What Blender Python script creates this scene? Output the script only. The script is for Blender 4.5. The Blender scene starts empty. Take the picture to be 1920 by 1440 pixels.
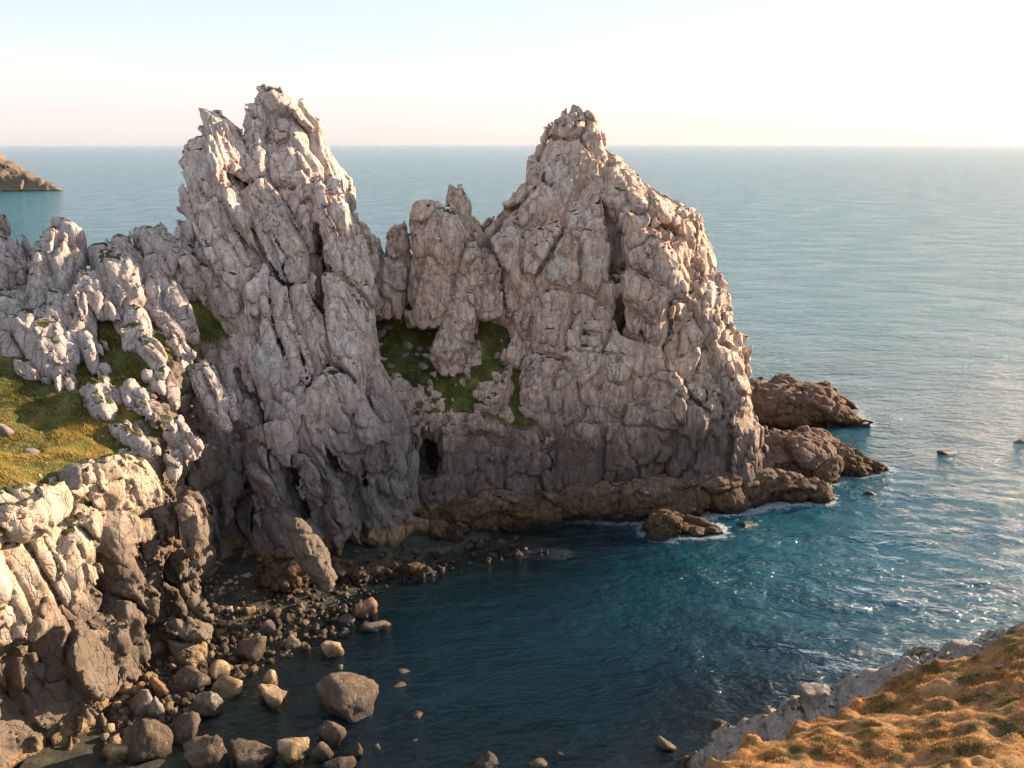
import bpy, math, time
import numpy as np
from mathutils import Vector, Matrix
from concurrent.futures import ThreadPoolExecutor

POOL = ThreadPoolExecutor(4)

T0 = time.time()
scene = bpy.context.scene
R = math.radians

# ------------------------------------------------------------------ camera
FPX, CAM_Z = 1663.0, 60.0                    # focal length in photograph pixels (1920 wide), eye height above the sea
PITCH = math.atan2(720 - 269.5, FPX)
SP, CP = math.sin(PITCH), math.cos(PITCH)
cam_data = bpy.data.cameras.new('camera')
cam = bpy.data.objects.new('camera', cam_data)
scene.collection.objects.link(cam)
cam.location = (0, 0, CAM_Z)
cam.rotation_euler = (R(90) - PITCH, R(0.05), 0)
cam_data.sensor_width = 36
cam_data.lens = 36 * FPX / 1920
cam_data.clip_start = 0.5
cam_data.clip_end = 200000
scene.camera = cam

# ------------------------------------------------------------------ light
SUN_AZ, SUN_EL = R(63.5), R(15)                # azimuth clockwise from the view direction (+Y)
sun_dir = Vector((math.sin(SUN_AZ) * math.cos(SUN_EL), math.cos(SUN_AZ) * math.cos(SUN_EL), math.sin(SUN_EL)))
sd = bpy.data.lights.new('sun', 'SUN')
sd.energy = 5.0
sd.angle = R(0.6)
sd.color = (1.0, 0.77, 0.54)
sun = bpy.data.objects.new('sun', sd)
scene.collection.objects.link(sun)
sun.rotation_euler = sun_dir.to_track_quat('Z', 'Y').to_euler()
sun.location = (60, 60, 120)

world = bpy.data.worlds.new('World')
scene.world = world
world.use_nodes = True
wn, wl = world.node_tree.nodes, world.node_tree.links
wn.clear()
sky = wn.new('ShaderNodeTexSky')
sky.sky_type = 'NISHITA'
sky.sun_disc = False
sky.sun_elevation = SUN_EL
sky.sun_rotation = SUN_AZ
sky.altitude = 60
sky.air_density = 1.0
sky.dust_density = 1.0
sky.ozone_density = 1.0
bg = wn.new('ShaderNodeBackground')
bg.inputs['Strength'].default_value = 0.15
wo = wn.new('ShaderNodeOutputWorld')
tc = wn.new('ShaderNodeTexCoord')
mp_ = wn.new('ShaderNodeMapping'); mp_.inputs['Scale'].default_value = (1.2, 1.2, 9)
wl.new(tc.outputs['Generated'], mp_.inputs['Vector'])
nz_ = wn.new('ShaderNodeTexNoise'); nz_.inputs['Scale'].default_value = 1.6; nz_.inputs['Detail'].default_value = 5; nz_.inputs['Roughness'].default_value = .5
wl.new(mp_.outputs[0], nz_.inputs['Vector'])
sx_ = wn.new('ShaderNodeSeparateXYZ'); wl.new(tc.outputs['Generated'], sx_.inputs[0])
ad_ = wn.new('ShaderNodeMath'); ad_.operation = 'MULTIPLY_ADD'; ad_.inputs[1].default_value = .09; ad_.inputs[2].default_value = -.045
wl.new(nz_.outputs['Fac'], ad_.inputs[0])
el_ = wn.new('ShaderNodeMath'); el_.operation = 'ADD'
wl.new(sx_.outputs[2], el_.inputs[0]); wl.new(ad_.outputs[0], el_.inputs[1])
cr_ = wn.new('ShaderNodeValToRGB')
ce_ = cr_.color_ramp.elements
ce_[0].position = .0; ce_[0].color = (1.72, 1.60, 1.66, 1)
ce_[1].position = .45; ce_[1].color = (1.5, 1.75, 2.1, 1)
for p_, c_ in ((.035, (1.86, 1.54, 1.68, 1)), (.075, (1.9, 1.70, 1.74, 1)), (.095, (1.58, 1.64, 1.78, 1)), (.16, (1.45, 1.57, 1.78, 1))):
    e_ = ce_.new(p_); e_.color = c_
wl.new(el_.outputs[0], cr_.inputs[0])
veil = wn.new('ShaderNodeMix'); veil.data_type = 'RGBA'; veil.inputs[0].default_value = .85     # thin high cloud over the whole sky
wl.new(sky.outputs[0], veil.inputs[6]); wl.new(cr_.outputs[0], veil.inputs[7])
wl.new(veil.outputs[2], bg.inputs['Color'])
wl.new(bg.outputs[0], wo.inputs['Surface'])

vs = scene.view_settings
vs.view_transform = 'Standard'
vs.look = 'None'
vs.exposure = 1.75
vs.gamma = 1.0
vs.use_curve_mapping = False
scene.cycles.max_bounces = 6
scene.cycles.diffuse_bounces = 3
scene.cycles.glossy_bounces = 2
scene.cycles.transparent_max_bounces = 8
scene.cycles.caustics_reflective = False
scene.cycles.caustics_refractive = False
scene.cycles.use_denoising = True
COL = scene.collection

# ------------------------------------------------------------------ photograph pixel -> point in the place
def ray(px, py):
    u, d = (px - 960) / FPX, (py - 720) / FPX
    return np.array((u, CP - d * SP, -SP - d * CP))
def at(px, py, Y):
    r = ray(px, py); t = Y / r[1]
    return np.array((r[0] * t, Y, CAM_Z + r[2] * t))
def onz(px, py, z=0.0):
    r = ray(px, py); t = (z - CAM_Z) / r[2]
    return np.array((r[0] * t, r[1] * t, z))

# ------------------------------------------------------------------ noise
rng = np.random.default_rng(7)
NT = 64
VAL = rng.random((NT, NT, NT)).astype(np.float32).ravel()
JIT = ((rng.random((NT * NT * NT, 3)) - .5) * .82 + .5).astype(np.float32)
RV = (rng.random((NT * NT * NT, 4)) * 2 - 1).astype(np.float32)
JX, JY, JZ = (np.ascontiguousarray(JIT[:, k]) for k in range(3))
WT = np.ascontiguousarray(RV[:, 2] * .11)
RV3 = np.ascontiguousarray(RV[:, :3])
RO = np.ascontiguousarray(RV[:, 3])

def vnoise(P):
    P = P.astype(np.float32, copy=False)
    i = np.floor(P).astype(np.int32); f = (P - i).astype(np.float32)
    f = f * f * (3 - 2 * f)
    i0 = i & 63; i1 = (i + 1) & 63
    ax0, ax1 = i0[:, 0], i1[:, 0]; ay0, ay1 = i0[:, 1] << 6, i1[:, 1] << 6; az0, az1 = i0[:, 2] << 12, i1[:, 2] << 12
    fx, fy, fz = f[:, 0], f[:, 1], f[:, 2]
    def row(y, z):
        a = VAL.take(ax0 + y + z); return a + (VAL.take(ax1 + y + z) - a) * fx
    c0 = row(ay0, az0); c0 = c0 + (row(ay1, az0) - c0) * fy
    c1 = row(ay0, az1); c1 = c1 + (row(ay1, az1) - c1) * fy
    return (c0 + (c1 - c0) * fz) * 2 - 1
def fbm(P, octaves=3, gain=.5):
    s, a = 0, 1.0
    for k in range(octaves):
        s = s + a * vnoise(P * (2.03 ** k) + 17.3 * k); a *= gain
    return s
def voronoi(P, box=0.0):
    """nearest cell of a jittered lattice (2x2x2 search): edge distance, id, offset from the seed.
    box blends the metric from round to boxy; seeds carry weights, so cells differ in size."""
    n = len(P)
    px, py, pz = (np.ascontiguousarray(P[:, k]) for k in range(3))
    bx, by, bz = (np.floor(q - .5).astype(np.int32) for q in (px, py, pz))
    D, I = [], []
    for dx in (0, 1):
        for dy in (0, 1):
            for dz in (0, 1):
                cx, cy, cz = bx + dx, by + dy, bz + dz
                idx = (cx & 63) + ((cy & 63) << 6) + ((cz & 63) << 12)
                vx = px - cx - JX.take(idx); vy = py - cy - JY.take(idx); vz = pz - cz - JZ.take(idx)
                vx *= vx; vy *= vy; vz *= vz
                d = vx + vy + vz
                if box:
                    d *= 1 - box
                    d += box * np.sqrt(vx * vx + vy * vy + vz * vz)
                d -= WT.take(idx)
                D.append(d); I.append(idx)
    D = np.stack(D, 1); I = np.stack(I, 1)
    k = np.argpartition(D, 1, axis=1)[:, :2]
    r = np.arange(n) * 8
    ka, kb = k[:, 0] + r, k[:, 1] + r
    da, db = D.take(ka), D.take(kb)
    ia, ib = I.take(ka), I.take(kb)
    sw = db < da
    d1 = np.minimum(da, db); d2 = np.maximum(da, db)
    id1 = np.where(sw, ib, ia)
    k1 = np.where(sw, k[:, 1], k[:, 0]); k2 = np.where(sw, k[:, 0], k[:, 1]); id2 = np.where(sw, ia, ib)
    def seed(k, i):
        return np.stack((bx + (k >> 2) + JX.take(i), by + ((k >> 1) & 1) + JY.take(i), bz + (k & 1) + JZ.take(i)), 1)
    c1 = seed(k1, id1); c2 = seed(k2, id2) - c1
    sep = np.sqrt((c2 * c2).sum(1)) + 1e-5
    return (d2 - d1) / (2 * sep), id1, P - c1
def par(f, *A, chunk=60000):
    """run f over chunks of points on four threads."""
    n = len(A[0])
    if n <= chunk: return f(*A)
    parts = list(POOL.map(lambda k: f(*[x[k:k + chunk] for x in A]), range(0, n, chunk)))
    if isinstance(parts[0], tuple): return tuple(np.concatenate(p) for p in zip(*parts))
    return np.concatenate(parts)

# ------------------------------------------------------------------ implicit shapes
def smin(a, b, k):
    h = np.clip(.5 + .5 * (b - a) / k, 0, 1)
    return b + (a - b) * h - k * h * (1 - h)
def loft(rows, n=2.5, rot=0.0, foot=None):
    """rows (py, left px, right px, depth Y of the axis, half depth): a body of superelliptic sections."""
    t = []
    for py, L, Rr, Y, b in rows:
        a0, a1 = at(L, py, Y), at(Rr, py, Y)
        t.append((a0[2], (a0[0] + a1[0]) / 2, (a1[0] - a0[0]) / 2, Y, b))
    t = np.array(sorted(t))
    cr, sr = math.cos(rot), math.sin(rot)
    def f(P):
        z = P[:, 2]
        xc, a, yc, b = (np.interp(z, t[:, 0], t[:, k]) for k in (1, 2, 3, 4))
        dx, dy = P[:, 0] - xc, P[:, 1] - yc
        dx, dy = dx * cr + dy * sr, -dx * sr + dy * cr
        q = (np.abs(dx / a) ** n + np.abs(dy / b) ** n) ** (1 / n)
        o = np.maximum((q - 1) * np.minimum(a, b), z - t[-1, 0])
        return o if foot is None else np.maximum(o, t[0, 0] - foot - z)
    f.box = (np.array(((t[:, 1] - t[:, 2]).min(), (t[:, 3] - t[:, 4]).min(), -5.0)),
             np.array(((t[:, 1] + t[:, 2]).max(), (t[:, 3] + t[:, 4]).max(), t[-1, 0])))
    return f
def ell(c, r, rz=0.0, tilt=0.0, n=2.0):
    c = np.asarray(c, float); r = np.asarray(r, float)
    M = np.array((Matrix.Rotation(rz, 3, 'Z') @ Matrix.Rotation(tilt, 3, 'Y')).transposed())
    def f(P):
        q = ((P - c) @ M.T) / r
        q = (np.abs(q) ** n).sum(1) ** (1 / n)
        return (q - 1) * r.min()
    m = r.max()
    f.box = (c - m, c + m)
    return f
def path(pts, flat=1.0):
    """rounded ridge through points (x, y, z, radius)."""
    pts = np.array(pts, float)
    def f(P):
        out = np.full(len(P), 1e3)
        S = np.array((1, 1, flat))
        for a, b in zip(pts[:-1], pts[1:]):
            d = (b[:3] - a[:3]) * S; v = (P - a[:3]) * S
            t = np.clip(v @ d / (d @ d + 1e-9), 0, 1)
            out = np.minimum(out, np.linalg.norm(v - t[:, None] * d, axis=1) - (a[3] + (b[3] - a[3]) * t))
        return out
    r = pts[:, 3:4] / min(1, flat)
    f.box = ((pts[:, :3] - r).min(0), (pts[:, :3] + r).max(0))
    return f
def union(*fs, k=1.0, cut=()):
    def f(P):
        o = fs[0](P)
        for g in fs[1:]:
            o = smin(o, g(P), k)
        for g in cut:
            o = np.maximum(o, -g(P))
        return o
    f.box = (np.min([g.box[0] for g in fs], 0), np.max([g.box[1] for g in fs], 0))
    return f
def face(f, px, py, push=0.0):
    """where the line of sight meets a body, pushed on by some metres."""
    r = ray(px, py); r = r / np.linalg.norm(r); t = np.arange(50, 190, .2)
    p = np.array((0, 0, CAM_Z)) + t[:, None] * r
    k = np.argmax(f(p) < 0)
    return p[k] + push * r
def slit(pts, Y, w, depth):
    """open joint: a crack followed over the rock face, w metres half wide."""
    q = np.array([at(px, py, Y) for px, py in pts])
    def f(P):
        out = np.full(len(P), 1e3)
        x, z = P[:, 0], P[:, 2]
        for a, b in zip(q[:-1], q[1:]):
            ex, ez = b[0] - a[0], b[2] - a[2]
            t = np.clip(((x - a[0]) * ex + (z - a[2]) * ez) / (ex * ex + ez * ez), 0, 1)
            out = np.minimum(out, np.hypot(x - a[0] - t * ex, z - a[2] - t * ez))
        return np.maximum(out - w * .5 * (1 + .7 * np.sin(z * .7 + x * 1.3)), P[:, 1] - Y - depth)
    return f
def poly_sdf(poly):
    poly = np.array(poly, float)
    def f(x, y):
        d = np.full(len(x), 1e9); ins = np.zeros(len(x), bool)
        for a, b in zip(poly, np.roll(poly, -1, 0)):
            e = b - a; wx, wy = x - a[0], y - a[1]
            t = np.clip((wx * e[0] + wy * e[1]) / (e @ e), 0, 1)
            d = np.minimum(d, np.hypot(wx - t * e[0], wy - t * e[1]))
            c = ((a[1] > y) != (b[1] > y)) & (x < (b[0] - a[0]) * (y - a[1]) / (b[1] - a[1] + 1e-12) + a[0])
            ins ^= c
        return np.where(ins, -d, d)
    return f
def rbf(pts):
    """smooth height surface through control points (x, y, z)."""
    p = np.array(pts, float); n = len(p)
    def phi(r2): return np.sqrt(r2 + 4.0)
    A = np.zeros((n + 3, n + 3))
    A[:n, :n] = phi(((p[:, None, :2] - p[None, :, :2]) ** 2).sum(2)) + np.eye(n) * 1e-3
    A[:n, n] = 1; A[:n, n + 1:] = p[:, :2]; A[n:, :n] = A[:n, n:].T
    w = np.linalg.solve(A, np.concatenate((p[:, 2], np.zeros(3))))
    def H(x, y):
        o = w[n] + w[n + 1] * x + w[n + 2] * y
        for k in range(n):
            o = o + w[k] * phi((x - p[k, 0]) ** 2 + (y - p[k, 1]) ** 2)
        return o
    return H

# ------------------------------------------------------------------ rock detail on an implicit body
def frame(axis, stretch, spin=0.0):
    """matrix that shrinks space along a direction, so that cells grow long along it."""
    a = Vector(axis).normalized()
    q = a.to_track_quat('Z', 'X').to_matrix()
    M = np.array(Matrix.Rotation(spin, 3, 'Z') @ q.transposed())
    return np.diag((1, 1, 1 / stretch)) @ M
def pillow(e, r):
    x = np.clip(e / r, 0, 1)
    return 1 - np.sqrt(np.clip(1 - (1 - x) ** 2, 0, 1))
class Rock:
    """three generations of joints: great blocks, blocks, chips."""
    def __init__(s, base, size=7.0, amp=.8, tilt=.2, groove=1.3, M=np.eye(3), size2=2.8, amp2=.32, groove2=.75, tilt2=.26,
                 rough=.5, seed=0.0, streak=0.08, warp=1.2, box=.8):
        s.__dict__.update(locals()); del s.__dict__['s']
        s.seedv = np.array((seed * 7.7, seed * 3.1, seed * 5.3))
    def warped(s, P):
        W = np.stack([fbm(P * .10 + k * 31.7 + s.seedv, 2) for k in range(3)], 1) * s.warp
        return W + np.stack([vnoise(P * .5 + k * 11.7) for k in range(3)], 1) * .22
    def blocks(s, P, W):
        return voronoi(((P + W * .8) @ s.M.T / s.size2 + 9.3 + s.seedv).astype(np.float32), s.box)
    def ids(s, P): return s.blocks(P, s.warped(P))[1]
    def coarse(s, P, b):
        W = s.warped(P)
        e, i, o = voronoi(((P + W) @ s.M.T / s.size + s.seedv).astype(np.float32), s.box)
        open_ = np.clip(.7 + .9 * vnoise(P * .13 + 40 + s.seedv), .1, 1.3)          # joints gape in places and close in others
        e = e * s.size
        g = (.22 * pillow(e, .9) + .78 * np.clip(1 - e / .40, 0, 1) ** 1.2) * open_
        t = np.einsum('ij,ij->i', RV3.take(i, 0), o) * s.size * s.tilt
        return b + RO.take(i) * s.amp + t + g * s.groove + vnoise(P * .07 + 5 + s.seedv) * s.rough * 1.6, W
    def fine(s, P, b, W):
        e, i, o = s.blocks(P, W)
        open_ = np.clip(.6 + 1.0 * vnoise(P * .24 + 70 + s.seedv), .04, 1.3)
        e = e * s.size2
        g = (.25 * pillow(e, .45) + .75 * np.clip(1 - e / .3, 0, 1) ** 1.2) * open_
        t = np.einsum('ij,ij->i', RV3.take(i, 0), o) * s.size2 * s.tilt2
        b = b + RO.take(i) * s.amp2 * open_ + t + g * s.groove2
        s3 = s.size2 * .4
        e, i, o = voronoi(((P + W * .6) @ s.M.T / s3 + 4.1 + s.seedv).astype(np.float32), s.box)
        t = np.einsum('ij,ij->i', RV3.take(i, 0), o) * s3 * .26
        k = np.clip(.3 + 1.1 * vnoise(P * .2 + 90 + s.seedv) + np.clip((P[:, 2] - 42) / 18, 0, .6), 0, 1.4)
        b = b + (RO.take(i) * s.amp2 * .3 + np.clip(1 - e * s3 / .22, 0, 1) * s.groove2 * .42) * k + t
        st = vnoise((P @ s.M.T) * np.array((2.2, 2.2, .9)) + 3.1)
        return b + st * s.streak

def surface_nets(F, lo, h):
    """dense field -> quads."""
    s = F < 0
    n = np.array(F.shape) - 1
    c = np.zeros(tuple(n), np.int8)
    for i in (0, 1):
        for j in (0, 1):
            for k in (0, 1):
                c += s[i:i + n[0], j:j + n[1], k:k + n[2]]
    act = (c > 0) & (c < 8)
    I = np.argwhere(act).astype(np.int32)
    vid = np.full(tuple(n), -1, np.int32); vid[act] = np.arange(len(I))
    acc = np.zeros((len(I), 3), np.float32); cnt = np.zeros(len(I), np.float32)
    cor = {}
    for i in (0, 1):
        for j in (0, 1):
            for k in (0, 1):
                cor[i, j, k] = F[I[:, 0] + i, I[:, 1] + j, I[:, 2] + k]
    for a in cor:
        for ax in range(3):
            if a[ax] == 0:
                b = list(a); b[ax] = 1; b = tuple(b)
                fa, fb = cor[a], cor[b]
                m = (fa < 0) != (fb < 0)
                t = np.where(m, fa / np.where(m, fa - fb, 1), 0)
                p = np.tile(np.array(a, np.float32), (len(I), 1)); p[:, ax] = t
                acc += np.where(m[:, None], p, 0); cnt += m
    V = lo + (I + acc / cnt[:, None]) * h
    Q = []
    for ax in range(3):
        sl0 = [slice(None)] * 3; sl1 = [slice(None)] * 3
        sl0[ax] = slice(0, -1); sl1[ax] = slice(1, None)
        a, b = s[tuple(sl0)], s[tuple(sl1)]
        E = np.argwhere(a != b)
        o1, o2 = (ax + 1) % 3, (ax + 2) % 3
        ok = (E[:, o1] > 0) & (E[:, o2] > 0) & (E[:, o1] < n[o1]) & (E[:, o2] < n[o2])
        E = E[ok]
        flip = a[E[:, 0], E[:, 1], E[:, 2]]
        def v(d1, d2):
            X = E.copy(); X[:, o1] -= d1; X[:, o2] -= d2
            return vid[X[:, 0], X[:, 1], X[:, 2]]
        q = np.stack((v(1, 1), v(0, 1), v(0, 0), v(1, 0)), 1)
        q[~flip] = q[~flip][:, ::-1]
        Q.append(q)
    return V.astype(np.float32), np.concatenate(Q)

def mesh_rock(rock, h, zmin=-3.0, pad=2.2, band=3.1):
    base = rock.base
    lo, hi = base.box[0] - pad, base.box[1] + pad
    lo = lo.copy(); lo[2] = max(lo[2], zmin)
    m = 4
    nb = np.ceil((hi - lo) / (h * m)).astype(int)
    n = nb * m + 1
    H = h * m
    gc = np.stack(np.meshgrid(*[np.arange(k + 1) for k in nb], indexing='ij'), -1).reshape(-1, 3)
    fc = par(base, lo + gc * H).reshape(tuple(nb + 1)).astype(np.float32)
    # coarse blocks that may hold the surface
    mn = np.full(tuple(nb), 1e9, np.float32); mx = -mn
    for i in (0, 1):
        for j in (0, 1):
            for k in (0, 1):
                s = fc[i:i + nb[0], j:j + nb[1], k:k + nb[2]]
                mn = np.minimum(mn, s); mx = np.maximum(mx, s)
    act = (mn < band) & (mx > -band)
    up = np.repeat(np.repeat(np.repeat(act, m, 0), m, 1), m, 2)
    mask = np.zeros(tuple(n), bool)
    mask[:-1, :-1, :-1] = up
    mask[1:, 1:, 1:] |= up; mask[1:, :-1, :-1] |= up; mask[:-1, 1:, :-1] |= up; mask[:-1, :-1, 1:] |= up
    sgn = np.where(np.repeat(np.repeat(np.repeat(mx < 0, m, 0), m, 1), m, 2), -3., 3.).astype(np.float32)
    F = np.full(tuple(n), 3, np.float32)
    F[:-1, :-1, :-1] = sgn
    F[-1] = F[-2]; F[:, -1] = F[:, -2]; F[:, :, -1] = F[:, :, -2]
    idx = np.argwhere(mask)
    P = (lo + idx * h).astype(np.float32)
    def point_field(P):
        v = base(P)
        k = np.flatnonzero(np.abs(v) < band)
        bb, W = rock.coarse(P[k], v[k])
        q = np.flatnonzero(np.abs(bb) < 1.4)
        bb[q] = rock.fine(P[k[q]], bb[q], W[q])
        v[k] = bb
        return v
    F[mask] = par(point_field, P)
    F[0] = F[-1] = 3; F[:, 0] = F[:, -1] = 3; F[:, :, -1] = 3
    V, Q = surface_nets(F, lo.astype(np.float32), h)
    return V, Q, par(rock.ids, V.astype(float))

# ------------------------------------------------------------------ materials
def new_mat(name):
    m = bpy.data.materials.new(name); m.use_nodes = True
    nt = m.node_tree; nt.nodes.clear()
    return m, nt
class NB:
    def __init__(s, nt): s.nt = nt
    def n(s, typ, ins=None, **kw):
        x = s.nt.nodes.new(typ)
        for k, v in kw.items(): setattr(x, k, v)
        for k, v in (ins or {}).items(): s.set(x, k, v)
        return x
    def set(s, x, k, v):
        i = x.inputs[k]
        if hasattr(v, 'bl_idname') and hasattr(v, 'outputs'): v = v.outputs[0]
        if isinstance(v, bpy.types.NodeSocket): s.nt.links.new(v, i)
        else: i.default_value = v
    def noise(s, vec, scale, detail=4, rough=.55, dist=0.0):
        return s.n('ShaderNodeTexNoise', {'Vector': vec, 'Scale': scale, 'Detail': detail, 'Roughness': rough, 'Distortion': dist}).outputs['Fac']
    def math(s, op, a, b=0.0, c=None, clamp=False):
        x = s.n('ShaderNodeMath', operation=op, use_clamp=clamp)
        s.set(x, 0, a); s.set(x, 1, b)
        if c is not None: s.set(x, 2, c)
        return x.outputs[0]
    def rng(s, v, a, b, lo=0.0, hi=1.0):
        return s.n('ShaderNodeMapRange', {0: v, 1: a, 2: b, 3: lo, 4: hi}, interpolation_type='SMOOTHSTEP').outputs[0]
    def mix(s, f, a, b, mode='MIX'):
        x = s.n('ShaderNodeMix', data_type='RGBA', blend_type=mode)
        for k, v in ((0, f), (6, a), (7, b)):
            if isinstance(v, tuple): v = v + (1,) if len(v) == 3 else v
            s.set(x, k, v)
        return x.outputs[2]
    def ramp(s, f, stops):
        x = s.n('ShaderNodeValToRGB', {0: f})
        el = x.color_ramp.elements
        while len(el) > 1: el.remove(el[-1])
        el[0].position = stops[0][0]; el[0].color = stops[0][1] + (1,)
        for p, c in stops[1:]:
            e = el.new(p); e.color = c + (1,)
        return x.outputs[0]
    def scalev(s, vec, sc):
        return s.n('ShaderNodeVectorMath', {0: vec, 1: sc}, operation='MULTIPLY').outputs[0]

def rock_material(name, pale=(.64, .565, .52), pink=(.63, .48, .405), ochre=(.42, .28, .17), dark_lo=4., dark_hi=12., dark=.85, tide=3.2,
                  tide_col=(.20, .135, .075), turf=0.0, turf_z=12.0, streak=(0, 0, 0), stain=.5, weed=.6, dark_col=(.075, .066, .067), dark_y=None, cracks=1.0, speck=.75):
    m, nt = new_mat(name); b = NB(nt)
    geo = b.n('ShaderNodeNewGeometry'); pos = geo.outputs['Position']
    sep = b.n('ShaderNodeSeparateXYZ', {0: pos}); z = sep.outputs[2]
    nz = b.n('ShaderNodeSeparateXYZ', {0: geo.outputs['Normal']}).outputs[2]
    sv = b.n('ShaderNodeMapping', {'Vector': pos, 'Rotation': streak, 'Scale': (1, 1, .35)}).outputs[0]
    big = b.noise(pos, .085, 6, .65)
    col = b.ramp(big, [(.36, pale), (.46, pink), (.60, tuple(.5 * (x + y) for x, y in zip(pale, pink))), (.75, pale)])
    st = b.rng(b.noise(sv, .34, 6, .65, .6), .56, .72)
    col = b.mix(b.math('MULTIPLY', st, stain), col, ochre)
    mid = b.noise(sv, 1.1, 8, .68)
    col = b.mix(1.0, col, b.ramp(mid, [(.25, (.42, .41, .41)), (.5, (.92, .92, .92)), (.75, (1.35, 1.34, 1.32))]), 'MULTIPLY')
    fine = b.noise(pos, 5.5, 6, .75)
    col = b.mix(1.0, col, b.ramp(fine, [(.28, (.30, .29, .29)), (.42, (.78, .77, .76)), (.52, (1.02, 1.02, 1.02)), (.72, (1.32, 1.31, 1.29))]), 'MULTIPLY')
    # rust runs and pale droppings down the face
    rv = b.n('ShaderNodeMapping', {'Vector': pos, 'Scale': (.55, .55, .07)}).outputs[0]
    col = b.mix(b.math('MULTIPLY', b.rng(b.noise(rv, 1.0, 6, .7, .4), .55, .68), .45 * stain), col, (.36, .20, .10))
    col = b.mix(b.math('MULTIPLY', b.rng(b.noise(b.scalev(rv, (1.7, 1.7, 1.7)), 1.0, 6, .7, .4), .60, .70), .4), col, (.70, .66, .62))
    # grey and black lichen speckle
    sp = b.rng(b.noise(pos, 3.2, 7, .75), .54, .66)
    col = b.mix(b.math('MULTIPLY', sp, b.rng(b.noise(pos, .2, 4, .6), .35, .65, .15, speck)), col, (.11, .10, .10))
    wh = b.rng(b.noise(pos, 2.1, 6, .7, .5), .6, .7)
    col = b.mix(b.math('MULTIPLY', wh, .55), col, (.62, .58, .54))
    n1 = b.noise(sv, 1.0, 12, .72)
    vor = b.n('ShaderNodeTexVoronoi', {'Vector': b.n('ShaderNodeVectorMath', {0: sv, 1: b.scalev(b.n('ShaderNodeTexNoise', {'Vector': pos, 'Scale': .9, 'Detail': 4.0}).outputs['Color'], (1.1, 1.1, 1.1))}, operation='ADD').outputs[0], 'Scale': .6}, feature='DISTANCE_TO_EDGE').outputs['Distance']
    crack = b.rng(vor, 0.0, .06)
    col = b.mix(b.math('MULTIPLY', b.math('SUBTRACT', 1.0, crack), b.rng(b.noise(pos, .16, 3, .5), .4, .65, .0, .6 * cracks)), col, (.12, .10, .095))
    # black lichen belt above the sea
    zz = b.math('MULTIPLY_ADD', b.math('SUBTRACT', b.noise(sv, .11, 6, .6), .5), 26.0, z)
    zz = b.math('MULTIPLY_ADD', b.math('SUBTRACT', b.noise(sv, 1.6, 6, .7), .5), 14.0, zz)
    if dark_y:      # the dark belt reaches higher toward the far end of the face
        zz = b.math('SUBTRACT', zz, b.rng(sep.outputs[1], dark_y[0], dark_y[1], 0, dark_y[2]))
    dk = b.math('MULTIPLY', b.rng(zz, dark_hi, dark_lo), dark)
    col = b.mix(dk, col, b.mix(b.noise(pos, 2.5, 6, .7), dark_col, tuple(2.6 * c for c in dark_col)))
    # barnacles and weed between the tides
    zt = b.math('MULTIPLY_ADD', b.math('SUBTRACT', b.noise(pos, .35, 5, .6), .5), 3.5, z)
    td = b.rng(zt, tide + .5, tide - .6)
    tc = b.mix(b.rng(b.noise(pos, 1.3, 7, .7), .40, .62), tide_col, tuple(1.7 * c for c in tide_col))
    wd = b.rng(b.math('MULTIPLY_ADD', b.noise(pos, .8, 7, .7), -5.0, zt), -1.0 - 1.2 * (1 - weed), -2.6 - 1.2 * (1 - weed))
    tc = b.mix(b.math('MULTIPLY', wd, .9), tc, (.03, .022, .014))
    col = b.mix(td, col, tc)
    wet = b.rng(zt, 1.9, .4)
    col = b.mix(b.math('MULTIPLY', wet, .7), col, (.022, .018, .013))
    if turf > 0:
        g = b.math('MULTIPLY_ADD', b.math('SUBTRACT', b.noise(pos, .45, 5, .6), .5), 1.3, nz)
        g = b.rng(g, .98 - turf, 1.06 - turf)
        g = b.math('MULTIPLY', g, b.rng(zz, turf_z - 2, turf_z + 4))
        gc = b.ramp(b.noise(pos, .7, 6, .7), [(.3, (.035, .042, .012)), (.55, (.07, .07, .02)), (.72, (.16, .11, .04))])
        col = b.mix(g, col, gc)
    hgt = b.math('MULTIPLY_ADD', crack, .35 * cracks, n1)
    hgt = b.math('MULTIPLY_ADD', b.noise(pos, 4.0, 7, .75), .42, hgt)
    bump = b.n('ShaderNodeBump', {'Strength': 1.0, 'Distance': .5, 'Height': hgt})
    bs = b.n('ShaderNodeBsdfPrincipled', {'Base Color': col, 'Roughness': b.rng(z, .2, 1.6, .42, .85), 'Normal': bump})
    bs.inputs['Specular IOR Level'].default_value = .14
    o = b.n('ShaderNodeOutputMaterial'); nt.links.new(bs.outputs[0], o.inputs[0])
    return m

def turf_material(name, stops, scale=.35, bump=.25):
    m, nt = new_mat(name); b = NB(nt)
    pos = b.n('ShaderNodeNewGeometry').outputs['Position']
    col = b.ramp(b.noise(pos, scale, 7, .65), stops)
    col = b.mix(.8, col, b.ramp(b.noise(pos, 2.6, 7, .7), [(.3, (.45, .45, .42)), (.6, (1.15, 1.15, 1.15))]), 'MULTIPLY')
    bp = b.n('ShaderNodeBump', {'Strength': .8, 'Distance': bump, 'Height': b.noise(pos, 2.5, 10, .7)})
    bs = b.n('ShaderNodeBsdfPrincipled', {'Base Color': col, 'Roughness': .9, 'Normal': bp})
    bs.inputs['Specular IOR Level'].default_value = .1
    o = b.n('ShaderNodeOutputMaterial'); nt.links.new(bs.outputs[0], o.inputs[0])
    return m

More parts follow.
